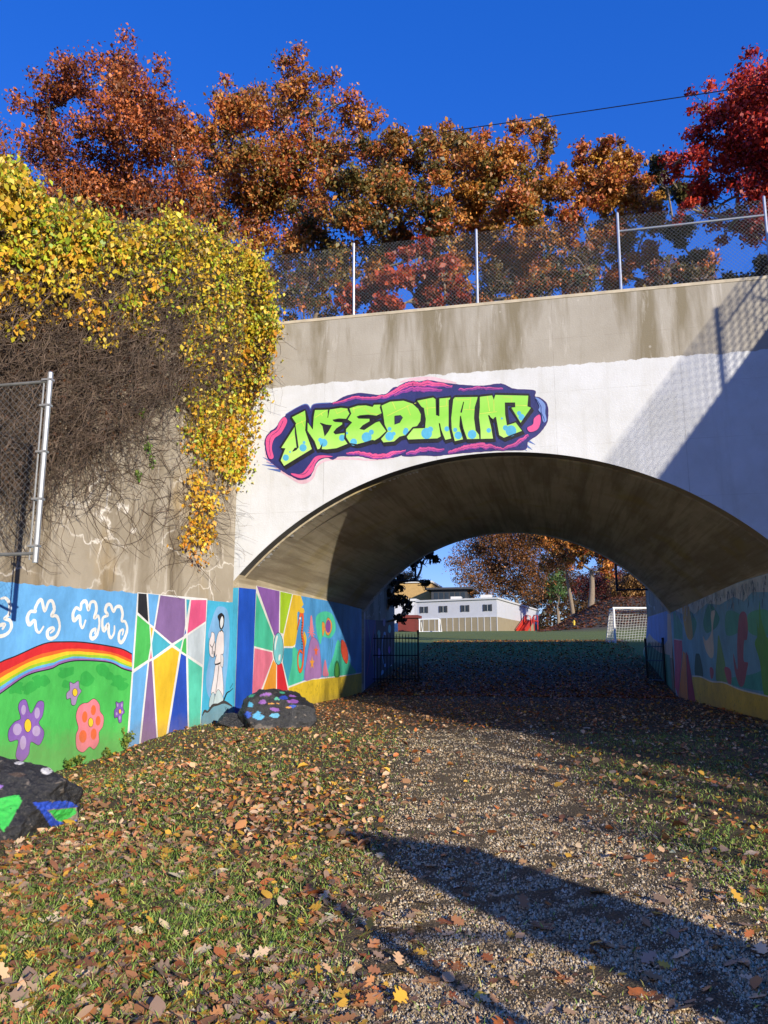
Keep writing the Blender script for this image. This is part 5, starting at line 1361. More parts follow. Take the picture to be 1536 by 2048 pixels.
for k, (tip_, h_, lab) in enumerate([((-1.99, 13.55), 11.3, 'slim bare trunk added to cast a thin shadow, far along the shaded retaining wall'), ((-0.21, 8.4), 11.6, 'slim bare trunk added to cast a thin shadow, at the far end of the shaded retaining wall'), ((-1.2, 11.6), 10.4, 'short bare trunk added to cast a thin shadow, between the two slim ones on the shaded wall')]):  # unseen trunks, added to throw the thin post shadows over the path
    f_ = foot(tip_, h_ - 0.05); rg = np.random.default_rng(60 + k)
    o = empty('bare_sapling', (f_[0], f_[1], 8.2)); tag(o, lab, 'tree', 'added shadow trunks on the right bank')
    S = [bez(np.zeros(3), np.array([0.05, 0.05, (h_ - 8.2) * .5]), np.array([0.0, 0.0, h_ - 8.2]), 8)]
    for q_ in range(8):
        s0 = S[0][rg.integers(3, 7)]; e = s0 + np.array([rg.normal(0, 0.5), rg.normal(0, 0.5), rg.uniform(0.2, 0.7)]); S.append(bez(s0, (s0 + e) / 2, e, 8))
    V, F = multi_tube(np.array(S), np.array([np.linspace(0.13, 0.07, 8)] + [np.linspace(0.03, 0.008, 8)] * 8), 6); part('trunk', V, F, M_BARK, o)
# ------------------------------------------------------------------ the field beyond the tunnel
def gpt(x, y):
    return np.array([x, y, float(ground_z(x, y))])
Q0 = pt(995, 1263, 116.0); QL = pt(835, 1268, 120.5); QR = pt(1078, 1256, 152.0)
zb = min(Q0[2], QL[2], QR[2]); Q0[2] = QL[2] = QR[2] = zb
ux = (QL - Q0); LX = np.linalg.norm(ux); ux /= LX
uy = (QR - Q0); LY = np.linalg.norm(uy); uy /= LY
nx_ = np.array([ux[1], -ux[0], 0]); nx_ = nx_ if nx_ @ (CAM - Q0) > 0 else -nx_      # outward normal of the long left face
ny_ = np.array([uy[1], -uy[0], 0]); ny_ = ny_ if ny_ @ (CAM - Q0) > 0 else -ny_
HB = pt(993, 1198, 116.0)[2] - zb
UZ = np.array([0, 0, 1.0])
mod = empty('modular_building', tuple(Q0)); tag(mod, 'white flat roofed modular building with tan panelled base across the field', 'building')
M_WHITE = simple('white_cladding', '#c4c5c8', 0.6, 0, 0.04, 1.0); M_TAN = simple('tan_panel', '#988b70', 0.8, 0, 0.08, 1.0); M_TRIM = simple('white_trim', '#c9c9c6', 0.6, 0, 0.04, 1.0)
M_DARKGLASS = simple('dark_glass', '#2a3138', 0.1, 0, 0.3, 0.5); M_SHUT = simple('shutter', '#3d3f42', 0.7, 0, 0.1, 2.0); M_REDST = simple('red_steel', '#c83a28', 0.5, 0, 0.1, 2.0); M_UNIT = simple('unit_grey', '#c9c8c2', 0.6, 0, 0.08, 1.0)
O0 = np.zeros(3)
V = [a * ux + b_ * uy + z * UZ for z in (-1.0, HB) for a, b_ in ((0, 0), (LX, 0), (LX, LY), (0, LY))]
part('wall', V, [(0, 1, 5, 4), (1, 2, 6, 5), (2, 3, 7, 6), (3, 0, 4, 7)], M_WHITE, mod)
V = [a * ux + b_ * uy + z * UZ for z in (HB, HB + 0.25) for a, b_ in ((-.25, -.25), (LX + .25, -.25), (LX + .25, LY + .25), (-.25, LY + .25))]
part('roof', V, [(0, 1, 5, 4), (1, 2, 6, 5), (2, 3, 7, 6), (3, 0, 4, 7), (4, 5, 6, 7), (3, 2, 1, 0)], M_TRIM, mod)
ZB_ = HB * 0.47
def skin_panel(u_, n_, s0, s1, z0, z1, t, mat, name, parent=mod):
    mb = MB(); mb.frame_box(O0, u_, n_, UZ, s0, s1, 0.0, t, z0, z1); return mb.build(name, mat, parent)
npan = 13
for k in range(npan):
    skin_panel(ux, nx_, LX * k / npan + 0.05, LX * (k + 1) / npan - 0.05, -0.6, ZB_, 0.05, M_TAN, 'base_panel')
    skin_panel(ux, nx_, LX * k / npan - 0.05, LX * k / npan + 0.05, -0.6, ZB_, 0.09, M_TRIM, 'batten')
for k in range(8):
    skin_panel(uy, ny_, LY * k / 8 + 0.06, LY * (k + 1) / 8 - 0.06, -0.6, ZB_, 0.05, M_TAN, 'base_panel')
skin_panel(ux, nx_, -0.02, LX, ZB_, ZB_ + 0.1, 0.1, M_TRIM, 'belt_trim')
for f in (0.925, 0.675, 0.40, 0.125):
    s = LX * f - 0.2
    w_ = skin_panel(ux, nx_, s - 0.42, s + 0.42, HB * .655, HB * .845, 0.06, M_DARKGLASS, 'window')
    for d in (-0.72, 0.42): skin_panel(ux, nx_, s + d, s + d + 0.3, HB * .65, HB * .85, 0.09, M_SHUT, 'shutter', w_)
    skin_panel(ux, nx_, s - 0.02, s + 0.02, HB * .655, HB * .845, 0.10, M_TRIM, 'mullion', w_)
for (u, v0, v1, wpx, Y_) in ((913, 1190, 1199, 21, 124), (939, 1193, 1199, 19, 125), (973, 1187, 1197, 22, 122), (997, 1190, 1197, 20, 130)):
    p = pt(u, v1, Y_) - Q0; p[2] = HB + 0.2; w_ = wpx * Y_ / FPX / 2
    mb = MB(); mb.box(p[0] - w_, p[0] + w_, p[1] - 0.8, p[1] + 0.8, HB + 0.2, HB + 0.25 + (v1 - v0) * Y_ / FPX); mb.build('rooftop_unit', M_UNIT, mod)
# red stair against the sunny end
st0 = Q0 + uy * LY * 0.33
stair = empty('steel_staircase', tuple(st0)); tag(stair, 'red steel outside staircase against the end of the white modular building', 'staircase')
run, rise = 9.0, ZB_ + 0.25
def sb(a0, a1, b0, b1, z0, z1, name):
    mb = MB(); mb.frame_box(O0, uy, ny_, UZ, a0, a1, b0, b1, z0, z1); return mb.build(name, M_REDST, stair)
for k in range(12):
    sb(k * run / 12, (k + 1) * run / 12, 0.4, 1.8, rise * k / 12, rise * (k + 1) / 12, 'step')
sb(run, run + 4.0, 0.3, 1.9, rise - 0.1, rise + 0.05, 'landing')
for a in (run + 0.2, run + 3.8):
    for b_ in (0.45, 1.75): sb(a - 0.12, a + 0.12, b_ - 0.06, b_ + 0.06, -0.5, rise + 1.0, 'post')
for b_ in (0.4, 1.8):
    mb = MB(); mb.tube([uy * 0.1 + ny_ * b_ + UZ * 0.9, uy * run + ny_ * b_ + UZ * (rise + 0.9), uy * (run + 4) + ny_ * b_ + UZ * (rise + 0.95)], 0.07, 6); mb.build('handrail', M_REDST, stair)
    mb = MB(); mb.add([uy * 0 + ny_ * b_, uy * run + ny_ * b_ + UZ * rise, uy * run + ny_ * b_ + UZ * (rise + 0.75), uy * 0 + ny_ * b_ + UZ * 0.7, uy * 0 + ny_ * (b_ + .05), uy * run + ny_ * (b_ + .05) + UZ * rise, uy * run + ny_ * (b_ + .05) + UZ * (rise + 0.75), uy * 0 + ny_ * (b_ + .05) + UZ * 0.7],
                      [(0, 1, 2, 3), (7, 6, 5, 4), (0, 4, 5, 1), (1, 5, 6, 2), (2, 6, 7, 3), (3, 7, 4, 0)]); mb.build('side_panel', M_REDST, stair)

def far_box(name, label, cat, u0, u1, v0, v1, Y_, depth, wallm, roofm, wins=(), roof_over=0.4, gable=False):
    a = pt(u0, v1, Y_); b_ = pt(u1, v1, Y_); h = pt(u0, v0, Y_)[2] - a[2]
    z0 = min(a[2], float(ground_z(a[0], Y_)))
    o = empty(name, (a[0], Y_, a[2])); tag(o, label, cat)
    w_ = b_[0] - a[0]
    mb = MB(); mb.box(0, w_, 0, depth, z0 - a[2] - 0.5, h); mb.build('wall', wallm, o)
    mb = MB()
    if gable:
        V = [(-roof_over, -roof_over, h), (w_ + roof_over, -roof_over, h), (w_ + roof_over, depth + roof_over, h), (-roof_over, depth + roof_over, h), (-roof_over, depth / 2, h + depth * .35), (w_ + roof_over, depth / 2, h + depth * .35)]
        mb.add(V, [(0, 1, 5, 4), (2, 3, 4, 5), (3, 0, 4), (1, 2, 5), (3, 2, 1, 0)])
    else: mb.box(-roof_over, w_ + roof_over, -roof_over, depth + roof_over, h, h + 0.4)
    mb.build('roof', roofm, o)
    for (x0, x1, z0_, z1_) in wins:
        mb = MB(); mb.box(w_ * x0, w_ * x1, -0.06, 0.02, h * z0_, h * z1_); mb.build('window', M_DARKGLASS, o)
    return o
M_BRICKTAN = simple('tan_brick', '#b3925c', 0.85, 0, 0.15, 2.0); M_DARKROOF = simple('dark_roof', '#3c3d40', 0.8, 0, 0.15, 1.0)
far_box('brick_building', 'tan brick building with plain wall behind the white modular one', 'building', 776, 862, 1167, 1235, 165, 15, M_BRICKTAN, M_TRIM)
far_box('office_building', 'dark glazed flat roofed building behind the white modular one', 'building', 863, 935, 1180, 1235, 160, 14, simple('dark_wall', '#3a3c40', 0.6, 0, 0.1, 1.0), M_DARKROOF, [(0.08 + k * .15, 0.19 + k * .15, 0.62, 0.9) for k in range(6)], 1.2)
far_box('storage_shed', 'white shed beside the left end of the modular building', 'shed', 770, 829, 1203, 1262, 135, 6, M_WHITE, M_TRIM, [(0.6, 0.8, 0.4, 0.7)])
far_box('shipping_container', 'rust red container standing in front of the white shed', 'container', 796, 831, 1236, 1272, 112, 3, simple('rust_red', '#6e2a22', 0.7, 0, 0.2, 1.0), simple('rust_red', '#6e2a22'))

# goals
M_GOAL = simple('white_pipe', '#e9e9e6', 0.4, 0, 0.04, 2); M_NET = simple('net_cord', '#d8d8d4', 0.8, 0, 0.05, 2)
def goal(label, p, dirx, w_, h, d, net, r=0.06):
    o = empty('soccer_goal', tuple(p)); tag(o, label, 'goal')
    dx = np.array(dirx, float); dx /= np.linalg.norm(dx); dy = np.array([-dx[1], dx[0], 0])
    for s in (0, w_):
        mb = MB(); mb.tube([dx * s + UZ * -0.1, dx * s + UZ * h], r, 10); mb.build('post', M_GOAL, o)
        mb = MB(); mb.tube([dx * s + UZ * (h - 0.02), dx * s + dy * d * .4 + UZ * (h - 0.05), dx * s + dy * d + UZ * 0.05], r * .6, 8); mb.build('back_stay', M_GOAL, o)
        mb = MB(); mb.tube([dx * s + UZ * 0.04, dx * s + dy * d + UZ * 0.04], r * .6, 8); mb.build('ground_bar', M_GOAL, o)
    mb = MB(); mb.tube([dx * -r + UZ * h, dx * (w_ + r) + UZ * h], r, 10); mb.build('crossbar', M_GOAL, o)
    mb = MB(); mb.tube([dy * d + UZ * 0.05, dx * w_ + dy * d + UZ * 0.05], r * .7, 8); mb.build('ground_bar', M_GOAL, o)
    if net:
        S = []
        sec = np.array([[0, h], [d * .4, h - .05], [d, 0.05]])
        L = np.concatenate([[0], np.cumsum(np.linalg.norm(np.diff(sec, axis=0), axis=1))])
        def at_(t): return np.interp(t, L, sec[:, 0]), np.interp(t, L, sec[:, 1])
        for s in np.arange(0, w_ + .01, 0.16):
            pts = [at_(t) for t in np.linspace(0, L[-1], 6)]; S.append([dx * s + dy * a * 0.97 + UZ * b_ for a, b_ in pts])
        for t in np.arange(0.1, L[-1], 0.16):
            a, b_ = at_(t); S.append([dx * s + dy * a * .97 + UZ * (b_ - 0.05 * math.sin(s * 2)) for s in np.linspace(0, w_, 6)])
        for s in (0, w_):
            for t in np.arange(0.1, h, 0.16):
                e = np.interp(t, [0, h - .05], [d, d * .4]); S.append([dx * s + dy * a + UZ * t for a in np.linspace(0, e, 6)])
            for a in np.arange(0.12, d, 0.16):
                S.append([dx * s + dy * a + UZ * z for z in np.linspace(0.05, np.interp(a, [0, d * .4, d], [h, h - .05, .1]), 6)])
        V, F = multi_tube(np.array(S), np.full((len(S), 6), 0.011), 3); q = part('net', V, F, M_NET, o); q['kind'] = 'stuff'
    return o
gp_ = pt(1231, 1290, 44); gp_[2] = float(ground_z(gp_[0], 44))
hgoal = pt(1231, 1216, 44)[2] - gp_[2]
goal('white soccer goal with hanging net at the tunnel end of the field', gp_, (1, 0.25, 0), 4.6, hgoal, 1.6, True, 0.055)
g2_ = pt(839, 1268, 108); g2_[2] = float(ground_z(g2_[0], 108))
goal('distant white soccer goal before the tan panels of the modular building', g2_, (1, -.2, 0), 2.9, pt(839, 1243, 108)[2] - pt(839, 1268, 108)[2], 1.2, False, 0.09)
# hydrant and field marker
hy = pt(1149, 1264, 100); hy[2] = float(ground_z(hy[0], 100))
ho = empty('fire_hydrant', tuple(hy)); tag(ho, 'small yellow fire hydrant at the foot of the leafy hill', 'hydrant')
M_YELL = simple('hydrant_yellow', '#d8b83a', 0.5, 0, 0.1, 3)
mb = MB(); mb.tube([(0, 0, 0), (0, 0, .5)], 0.12, 10); mb.build('barrel', M_YELL, ho)
mb = MB(); mb.tube([(0, 0, .5), (0, 0, .6), (0, 0, .65)], [0.13, 0.1, 0.02], 10); mb.build('bonnet', M_YELL, ho)
mb = MB(); mb.tube([(-0.18, 0, .36), (0.18, 0, .36)], 0.055, 8); mb.build('nozzle', M_YELL, ho)

# open iron gates at the far mouth
def iron_gate(label, a, b_, h):
    a = np.array(a, float); b_ = np.array(b_, float); z = float(ground_z(*a[:2])); z = min(z, float(ground_z(*b_[:2])))
    o = empty('iron_gate', (a[0], a[1], z)); tag(o, label, 'gate')
    d = b_ - a; L = np.linalg.norm(d); d /= L
    for zz_ in (0.15, h * .55, h - 0.2):
        mb = MB(); mb.tube([np.array([0, 0, zz_]), np.array([d[0] * L, d[1] * L, zz_])], 0.022, 6); mb.build('rail', M_BLACK, o)
    for s in np.arange(0, L + .01, 0.125):
        p = np.array([d[0] * s, d[1] * s, 0]); e = s < 0.01 or s > L - 0.13
        mb = MB(); mb.tube([p, p + UZ * (h - 0.08), p + UZ * (h + (0.12 if e else 0.0))], [0.035 if e else 0.014, 0.035 if e else 0.014, 0.05 if e else 0.002], 6); mb.build('post' if e else 'picket', M_BLACK, o)
    return o
iron_gate('black iron picket gate swung open by the ring mural beyond the tunnel', (-7.2, 30.6), (-5.35, 31.0), 1.95)
iron_gate('black iron picket gate swung open by the landscape mural beyond the tunnel', (3.95, 30.7), (3.45, 32.2), 1.6)

# trees across the field
FTG = 'trees across the field'
def ftree(name, label, u, Y_, blobs, cols, n_, seed, tr=0.35, mat=M_BARK, leaf=0.34, fork=0.5, lean=0.4, **kw):
    p = pt(u, 1230, Y_); b_ = gpt(p[0], Y_)
    return tree(name, label, b_, blobs, Y_, cols, n_, leaf=leaf, trunk_r=tr, mat=mat, seed=seed, group=FTG, fork=fork, lean=lean, ysp=3.0, **kw)
ftree('oak_tree', 'broad brown and orange oak behind the white modular building', 1040, 165, [(950, 1095, 34), (915, 1120, 22), (1000, 1085, 36), (935, 1150, 28), (985, 1135, 36), (1040, 1110, 38), (1030, 1160, 34), (1075, 1140, 30), (960, 1175, 24), (1060, 1185, 26), (1000, 1180, 26), (1000, 1040, 40), (1060, 1060, 40)], ['#7a4c22', '#8f5a28', '#5e4420', '#4a3418', '#6e4420', '#a0662e'], 46000, 51, 0.5)
ftree('oak_tree', 'half bare tree with a pale leaning trunk on the leafy hill', 1147, 128, [(1112, 1085, 26), (1085, 1070, 26), (1130, 1110, 22), (1100, 1125, 18), (1150, 1060, 28)], OAK[:4] + ['#5a3a1c'], 15000, 52, 0.30, M_BARK, bare=20, lean=0.8)
ftree('oak_tree', 'tall trunked tree with thin brown crown on the leafy hill', 1182, 122, [(1160, 1085, 26), (1195, 1090, 26), (1225, 1110, 24), (1200, 1055, 30), (1240, 1090, 24), (1150, 1120, 18), (1215, 1140, 18)], OAK + RUST[:2], 24000, 53, 0.42, M_BARK, bare=22, fork=0.6)
ftree('oak_tree', 'tan leaved bushy tree at the right side of the hill', 1290, 135, [(1255, 1175, 26), (1285, 1150, 28), (1300, 1185, 30), (1265, 1205, 20), (1330, 1140, 36)], ['#9a7242', '#b58a52', '#80602f'], 22000, 54, 0.3)
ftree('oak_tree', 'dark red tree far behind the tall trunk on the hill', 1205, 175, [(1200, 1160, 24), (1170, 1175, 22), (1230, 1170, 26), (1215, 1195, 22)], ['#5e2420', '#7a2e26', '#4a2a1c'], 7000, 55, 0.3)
ftree('pine_tree', 'small green pine between the trunks on the hill', 1115, 170, [(1112, 1150, 15), (1105, 1170, 17), (1118, 1185, 18)], ['#4a6a34', '#5f7c3c', '#3a5628'], 2200, 56, 0.25)
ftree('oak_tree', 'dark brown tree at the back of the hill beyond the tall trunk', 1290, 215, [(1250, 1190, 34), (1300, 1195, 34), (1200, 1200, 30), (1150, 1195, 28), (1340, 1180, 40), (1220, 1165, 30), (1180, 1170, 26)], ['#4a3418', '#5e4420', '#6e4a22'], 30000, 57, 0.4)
ftree('oak_tree', 'dark brown tree closing the gap behind the pine', 1120, 215, [(1095, 1180, 26), (1140, 1170, 26), (1120, 1130, 26), (1070, 1200, 24)], ['#4a3418', '#5e4420', '#563018'], 24000, 60, 0.4)
ftree('oak_tree', 'small olive brown tree above the tan brick building', 822, 190, [(818, 1148, 14), (805, 1158, 13), (828, 1160, 12)], ['#6d5a2e', '#80502a', '#5a4a26'], 1500, 58, 0.3)
# leafy branches hanging in at the left of the far mouth
tree('bush', 'dark leafy bush leaning in at the far tunnel mouth by the ring mural', (-7.7, 34.5, 2.2), [(860, 1108, 20), (838, 1118, 16), (800, 1165, 16), (785, 1200, 18), (812, 1210, 14), (850, 1165, 9), (795, 1130, 18), (778, 1165, 18), (800, 1235, 12)], 34.5, ['#2f2e18', '#3e3a1c', '#4a3a1c'], 1500, leaf=0.2, trunk_r=0.07, seed=59, cat='bush', bare=14, fork=0.3, ysp=0.5)

# ------------------------------------------------------------------ grass, gravel, fallen leaves
def in_view(x, y, z=0.0, pad=40):
    px = project(np.stack([x, y, np.broadcast_to(z, x.shape)], -1))
    return (px[:, 0] > -pad) & (px[:, 0] < 1536 + pad) & (px[:, 1] < 2048 + pad)
def scatter(n_, y0, y1, power, rg=RNG, x0=-9.0, x1=6.0):
    """points on the ground, denser near the viewer"""
    t = rg.uniform(0, 1, n_); y = (y0 ** (1 - power) + t * (y1 ** (1 - power) - y0 ** (1 - power))) ** (1 / (1 - power))
    px = rg.uniform(-60, 1850, n_); r = ray(np.stack([px, np.full(n_, 1500.0)], -1))
    x = r[:, 0] / r[:, 1] * y
    wall_x = WP0[0] + (y - WP0[1]) / WD[1] * WD[0]
    left = np.where(y < 16.3, wall_x, XL) + 0.05
    k = (x > left) & (x < np.where(y < 16.4, 9.0, 4.4)) & (y < 60)
    return x[k], y[k]
def patch(x, y, s, seed):
    return np.array([noise.fractal(Vector((a * s + seed, b_ * s, 0)), 0.8, 2.0, 3) for a, b_ in zip(x, y)])
# grass
x, y = scatter(300000, 3.0, 17.5, 1.6)
pm = path_mask(x, y)
gp1 = 0.5 + 0.5 * np.sin(x * 2.1 + 1.7 * np.sin(y * 1.3)) * np.sin(y * 1.9 + x * 0.7)
keep = RNG.uniform(0, 1, len(x)) < np.clip((0.74 - 1.05 * pm) * (0.18 + 0.95 * gp1), 0.008, 1) * np.clip((17.5 - y) / 3, 0.05, 1)
x, y = x[keep], y[keep]; n_ = len(x); z = gnd(x, y) - 0.004
a = RNG.uniform(0, 2 * math.pi, n_); L = RNG.uniform(0.02, 0.05, n_) * (1 + 0.35 * RNG.normal(size=n_).clip(-1, 2)); w_ = RNG.uniform(0.0022, 0.0045, n_) * (0.75 + y * 0.07)
b0 = np.stack([x, y, z], -1); sd = np.stack([np.cos(a), np.sin(a), 0 * a], -1) * w_[:, None]
ln = RNG.normal(0, 0.55, (n_, 2)); tip = b0 + np.stack([ln[:, 0] * L, ln[:, 1] * L, L * 0.85], -1)
midp = (b0 + tip) / 2 + np.stack([0 * L, 0 * L, L * 0.14], -1)
V = np.stack([b0 - sd, b0 + sd, midp + sd * .7, tip, midp - sd * .7], 1).reshape(-1, 3)
F = np.arange(n_ * 5).reshape(n_, 5)
gcol = palette(['#8aa848', '#729440', '#a2b050', '#648438', '#b4b06c', '#92b050'], n_, jit=0.2)
gr_o = part('grass', V, F, M_BLADE, colors=np.repeat(gcol, 5, 0)); gr_o['kind'] = 'stuff'; gr_o['label'] = 'short worn grass on both sides of the gravel path'; gr_o['category'] = 'grass'
# gravel
x, y = scatter(265000, 3.0, 15.5, 1.75)
pm = path_mask(x, y); keep = RNG.uniform(0, 1, len(x)) < np.clip(pm * 1.25 - 0.12, 0.02, 1); x, y = x[keep], y[keep]; n_ = len(x)
sz_ = np.exp(RNG.normal(math.log(0.0050), 0.36, n_)).clip(0.0025, 0.016) * (0.62 + 0.085 * y)
pyr = np.array([(1, 0, -.3), (0, 1, -.3), (-1, 0, -.3), (0, -1, -.3), (0.1, 0, 1.25)], float)
an = RNG.uniform(0, 6.28, n_); st = RNG.uniform(0.6, 1.5, (n_, 3)) * np.array([1.1, 1.0, 0.9])
v = pyr[None] * st[:, None] * sz_[:, None, None] + RNG.normal(0, 0.2, (n_, 5, 3)) * sz_[:, None, None]
ca, sa = np.cos(an)[:, None], np.sin(an)[:, None]
v = np.stack([v[..., 0] * ca - v[..., 1] * sa, v[..., 0] * sa + v[..., 1] * ca, v[..., 2]], -1)
v = v + np.stack([x, y, gnd(x, y) + 0.001], -1)[:, None]
fo = np.array([(0, 1, 4), (1, 2, 4), (2, 3, 4), (3, 0, 4)])
F = (np.arange(n_) * 5)[:, None, None] + fo[None]
scol = palette(['#c8ac80', '#d2b88c', '#a88e66', '#dcc8a0', '#b89c70', '#8c7854', '#e6d6b4'], n_, jit=0.15)
gv = part('gravel', v.reshape(-1, 3), F.reshape(-1, 3), M_STONE, colors=np.repeat(scol, 5, 0)); gv['kind'] = 'stuff'; gv['label'] = 'loose grey brown gravel on the path'; gv['category'] = 'gravel'

def oak_leaf(kind, seed):
    rg = np.random.default_rng(seed)
    if kind == 'oak':
        half = [(0.0, 0.02), (0.10, 0.06), (0.16, 0.20), (0.26, 0.26), (0.32, 0.16), (0.40, 0.18), (0.47, 0.34), (0.58, 0.38), (0.60, 0.20), (0.67, 0.18), (0.75, 0.28), (0.84, 0.25), (0.85, 0.12), (0.93, 0.09), (1.0, 0.0)]
    else:
        half = [(0.0, 0.02), (0.12, 0.16), (0.3, 0.28), (0.5, 0.30), (0.7, 0.22), (0.88, 0.10), (1.0, 0.0)]
    n_ = len(half); cu, fo_ = rg.uniform(-0.1, 0.35), rg.uniform(0.05, 0.35)
    V = []
    for sgn in (1, -1, 0):
        for a_, w__ in half:
            ww = w__ * sgn * rg.uniform(0.88, 1.1)
            V.append((a_ - 0.5, ww, 0.03 + cu * (a_ - 0.45) ** 2 + fo_ * abs(ww) ** 1.4 + 0.008 * math.sin(a_ * 7 + seed)))
    F = []
    for i in range(n_ - 1):
        F.append((2 * n_ + i, 2 * n_ + i + 1, i + 1, i)); F.append((2 * n_ + i + 1, 2 * n_ + i, n_ + i, n_ + i + 1))
    b0_ = len(V)
    V += [(-0.5, -0.008, 0.04), (-0.5, 0.008, 0.04), (-0.72, 0.012, 0.10), (-0.72, -0.004, 0.10)]; F.append((b0_, b0_ + 1, b0_ + 2, b0_ + 3))
    V = np.array(V); V[:, 2] -= V[:, 2].min()
    return V, F
# litter
def litter(x, y, size, cols, tilt, name, label, lift=0.006, w=None):
    n_ = len(x); P = np.stack([x, y, gnd(x, y) + lift + RNG.uniform(0, 0.012, n_)], -1)
    a = RNG.uniform(0, 6.283, n_); d = np.stack([np.cos(a), np.sin(a), RNG.normal(0, tilt, n_)], -1); d /= np.linalg.norm(d, axis=1)[:, None]
    up = np.stack([RNG.normal(0, tilt, n_), RNG.normal(0, tilt, n_), np.ones(n_)], -1)
    s = np.cross(up, d); s /= np.linalg.norm(s, axis=1)[:, None]; up = np.cross(d, s)
    sz = size[:, None]; fold = RNG.uniform(-0.05, 0.28, (n_, 1)) * sz; curl = RNG.uniform(-0.1, 0.3, (n_, 1)) * sz; wd = RNG.uniform(0.22, 0.42, (n_, 1)) * sz
    base = P - d * sz * .5 + up * curl * .4; tip = P + d * sz * .5 + up * curl
    l1 = P - d * sz * .18 + s * wd * .8 + up * fold; l2 = P + d * sz * .2 + s * wd + up * fold * 1.1
    r1 = P - d * sz * .18 - s * wd * .8 + up * fold; r2 = P + d * sz * .2 - s * wd + up * fold * .8
    V = np.stack([base, l1, l2, tip, r2, r1], 1)
    low = (P[:, 2:3] - np.minimum(V[:, :, 2].min(1)[:, None], P[:, 2:3])); V[:, :, 2] += low * 0.8
    k = np.arange(n_) * 6
    F = np.concatenate([np.stack([k, k + 3, k + 2, k + 1], -1), np.stack([k, k + 5, k + 4, k + 3], -1)])
    o = part(name, V.reshape(-1, 3), F, M_LITTER, colors=np.repeat(palette(cols, n_, w=w, jit=0.22), 6, 0)); o['kind'] = 'stuff'; o['label'] = label; o['category'] = 'leaves'
    return o
DRY = ['#c88a54', '#b07a50', '#dcb082', '#9a6644', '#e4c298', '#bc6e3c', '#9c8068', '#cc9866']
x, y = scatter(138000, 3.0, 36.0, 1.25)
pm = path_mask(x, y); lf = 0.5 + 0.5 * np.sin(x * 1.7 + 2.0 * np.sin(y * 0.8)) * np.sin(y * 1.4 + 0.9 * x)
dens = np.where(x < np.interp(y, PATH_Y, PATH_L), 0.46, 0.22) * (1 - 0.88 * pm) * (0.45 + 0.7 * lf)
dens = np.where(y > 14, np.maximum(dens, 0.75 * smooth01((y - 14) / 4)), dens) * np.clip(0.62 + y / 20, 0, 1)
keep = RNG.uniform(0, 1, len(x)) < dens
x, y = x[keep], y[keep]
nearl = y < 6.5
def lobed_litter(x, y, size, cols, label):
    n_ = len(x); vs6 = [oak_leaf('oak' if k < 5 else 'oval', 300 + k) for k in range(7)]
    VV = []; FF = []; CC = []; n0 = 0; which = RNG.integers(7, size=n_); col = palette(cols, n_, jit=0.22)
    for k, (V0, F0) in enumerate(vs6):
        ix = np.where(which == k)[0]; m_ = len(ix)
        if m_ == 0: continue
        a = RNG.uniform(0, 6.283, m_); tx = RNG.normal(0, 0.28, m_); ty = RNG.normal(0, 0.28, m_)
        v = V0[None] * np.stack([RNG.uniform(.85, 1.15, m_), RNG.uniform(.7, 1.2, m_), RNG.uniform(.4, 1.5, m_)], -1)[:, None] * size[ix][:, None, None]
        z = v[..., 2] + v[..., 0] * tx[:, None] + v[..., 1] * ty[:, None]; z = z - z.min(1, keepdims=True)
        X = v[..., 0] * np.cos(a)[:, None] - v[..., 1] * np.sin(a)[:, None]; Y = v[..., 0] * np.sin(a)[:, None] + v[..., 1] * np.cos(a)[:, None]
        W = np.stack([X + x[ix][:, None], Y + y[ix][:, None], z * 0.9 + (gnd(x[ix], y[ix]) + RNG.uniform(0, 0.012, m_))[:, None]], -1)
        F0 = np.array(F0); VV.append(W.reshape(-1, 3)); FF.append(((np.arange(m_) * len(V0))[:, None, None] + F0[None] + n0).reshape(-1, 4)); n0 += m_ * len(V0)
        CC.append(np.repeat(col[ix], len(V0), 0))
    o = part('fallen_leaf_litter', np.concatenate(VV), np.concatenate(FF), M_LITTER, colors=np.concatenate(CC)); o['kind'] = 'stuff'; o['label'] = label; o['category'] = 'leaves'
lobed_litter(x[nearl], y[nearl], np.exp(RNG.normal(math.log(0.057), 0.38, nearl.sum())).clip(0.028, 0.11), DRY + ['#d8a63a', '#9a8068'], 'curled brown and tan oak leaves strewn through the foreground grass')
x, y = x[~nearl], y[~nearl]
litter(x, y, np.exp(RNG.normal(math.log(0.055), 0.35, len(x))), DRY + ['#d8a63a'], 0.36, 'fallen_leaf_litter', 'brown and tan leaf litter spread over the grass and into the tunnel')
x, y = scatter(16000, 6.0, 16.5, 1.001)
wall_x = WP0[0] + (y - WP0[1]) / WD[1] * WD[0]
keep = RNG.uniform(0, 1, len(x)) < np.exp(-(x - wall_x) / 1.3); x, y = x[keep], y[keep]
litter(x, y, RNG.uniform(0.04, 0.08, len(x)), ['#cfa234', '#d8b444', '#b98a30', '#c08a4a', '#a87a3a'], 0.3, 'fallen_yellow_litter', 'yellow vine leaves drifted along the foot of the mural wall')
yy = 27 + 21 * RNG.uniform(0, 1, 12000) ** 1.5; xx = RNG.uniform(-6.9, 3.9, 12000)
litter(xx, yy, RNG.uniform(0.07, 0.14, 12000), ['#b86e2e', '#a05a26', '#c88a3a', '#8a4c22', '#d0a04a'], 0.3, 'fallen_leaf_litter', 'leaf litter on the slope between tunnel and field')
hx = RNG.uniform(-2, 34, 9000); hy_ = RNG.uniform(92, 135, 9000)
litter(hx, hy_, RNG.uniform(0.25, 0.5, 9000), ['#7a4a2a', '#8a5a34', '#6a3c22'], 0.25, 'fallen_leaf_litter', 'brown leaf litter covering the hill across the field')

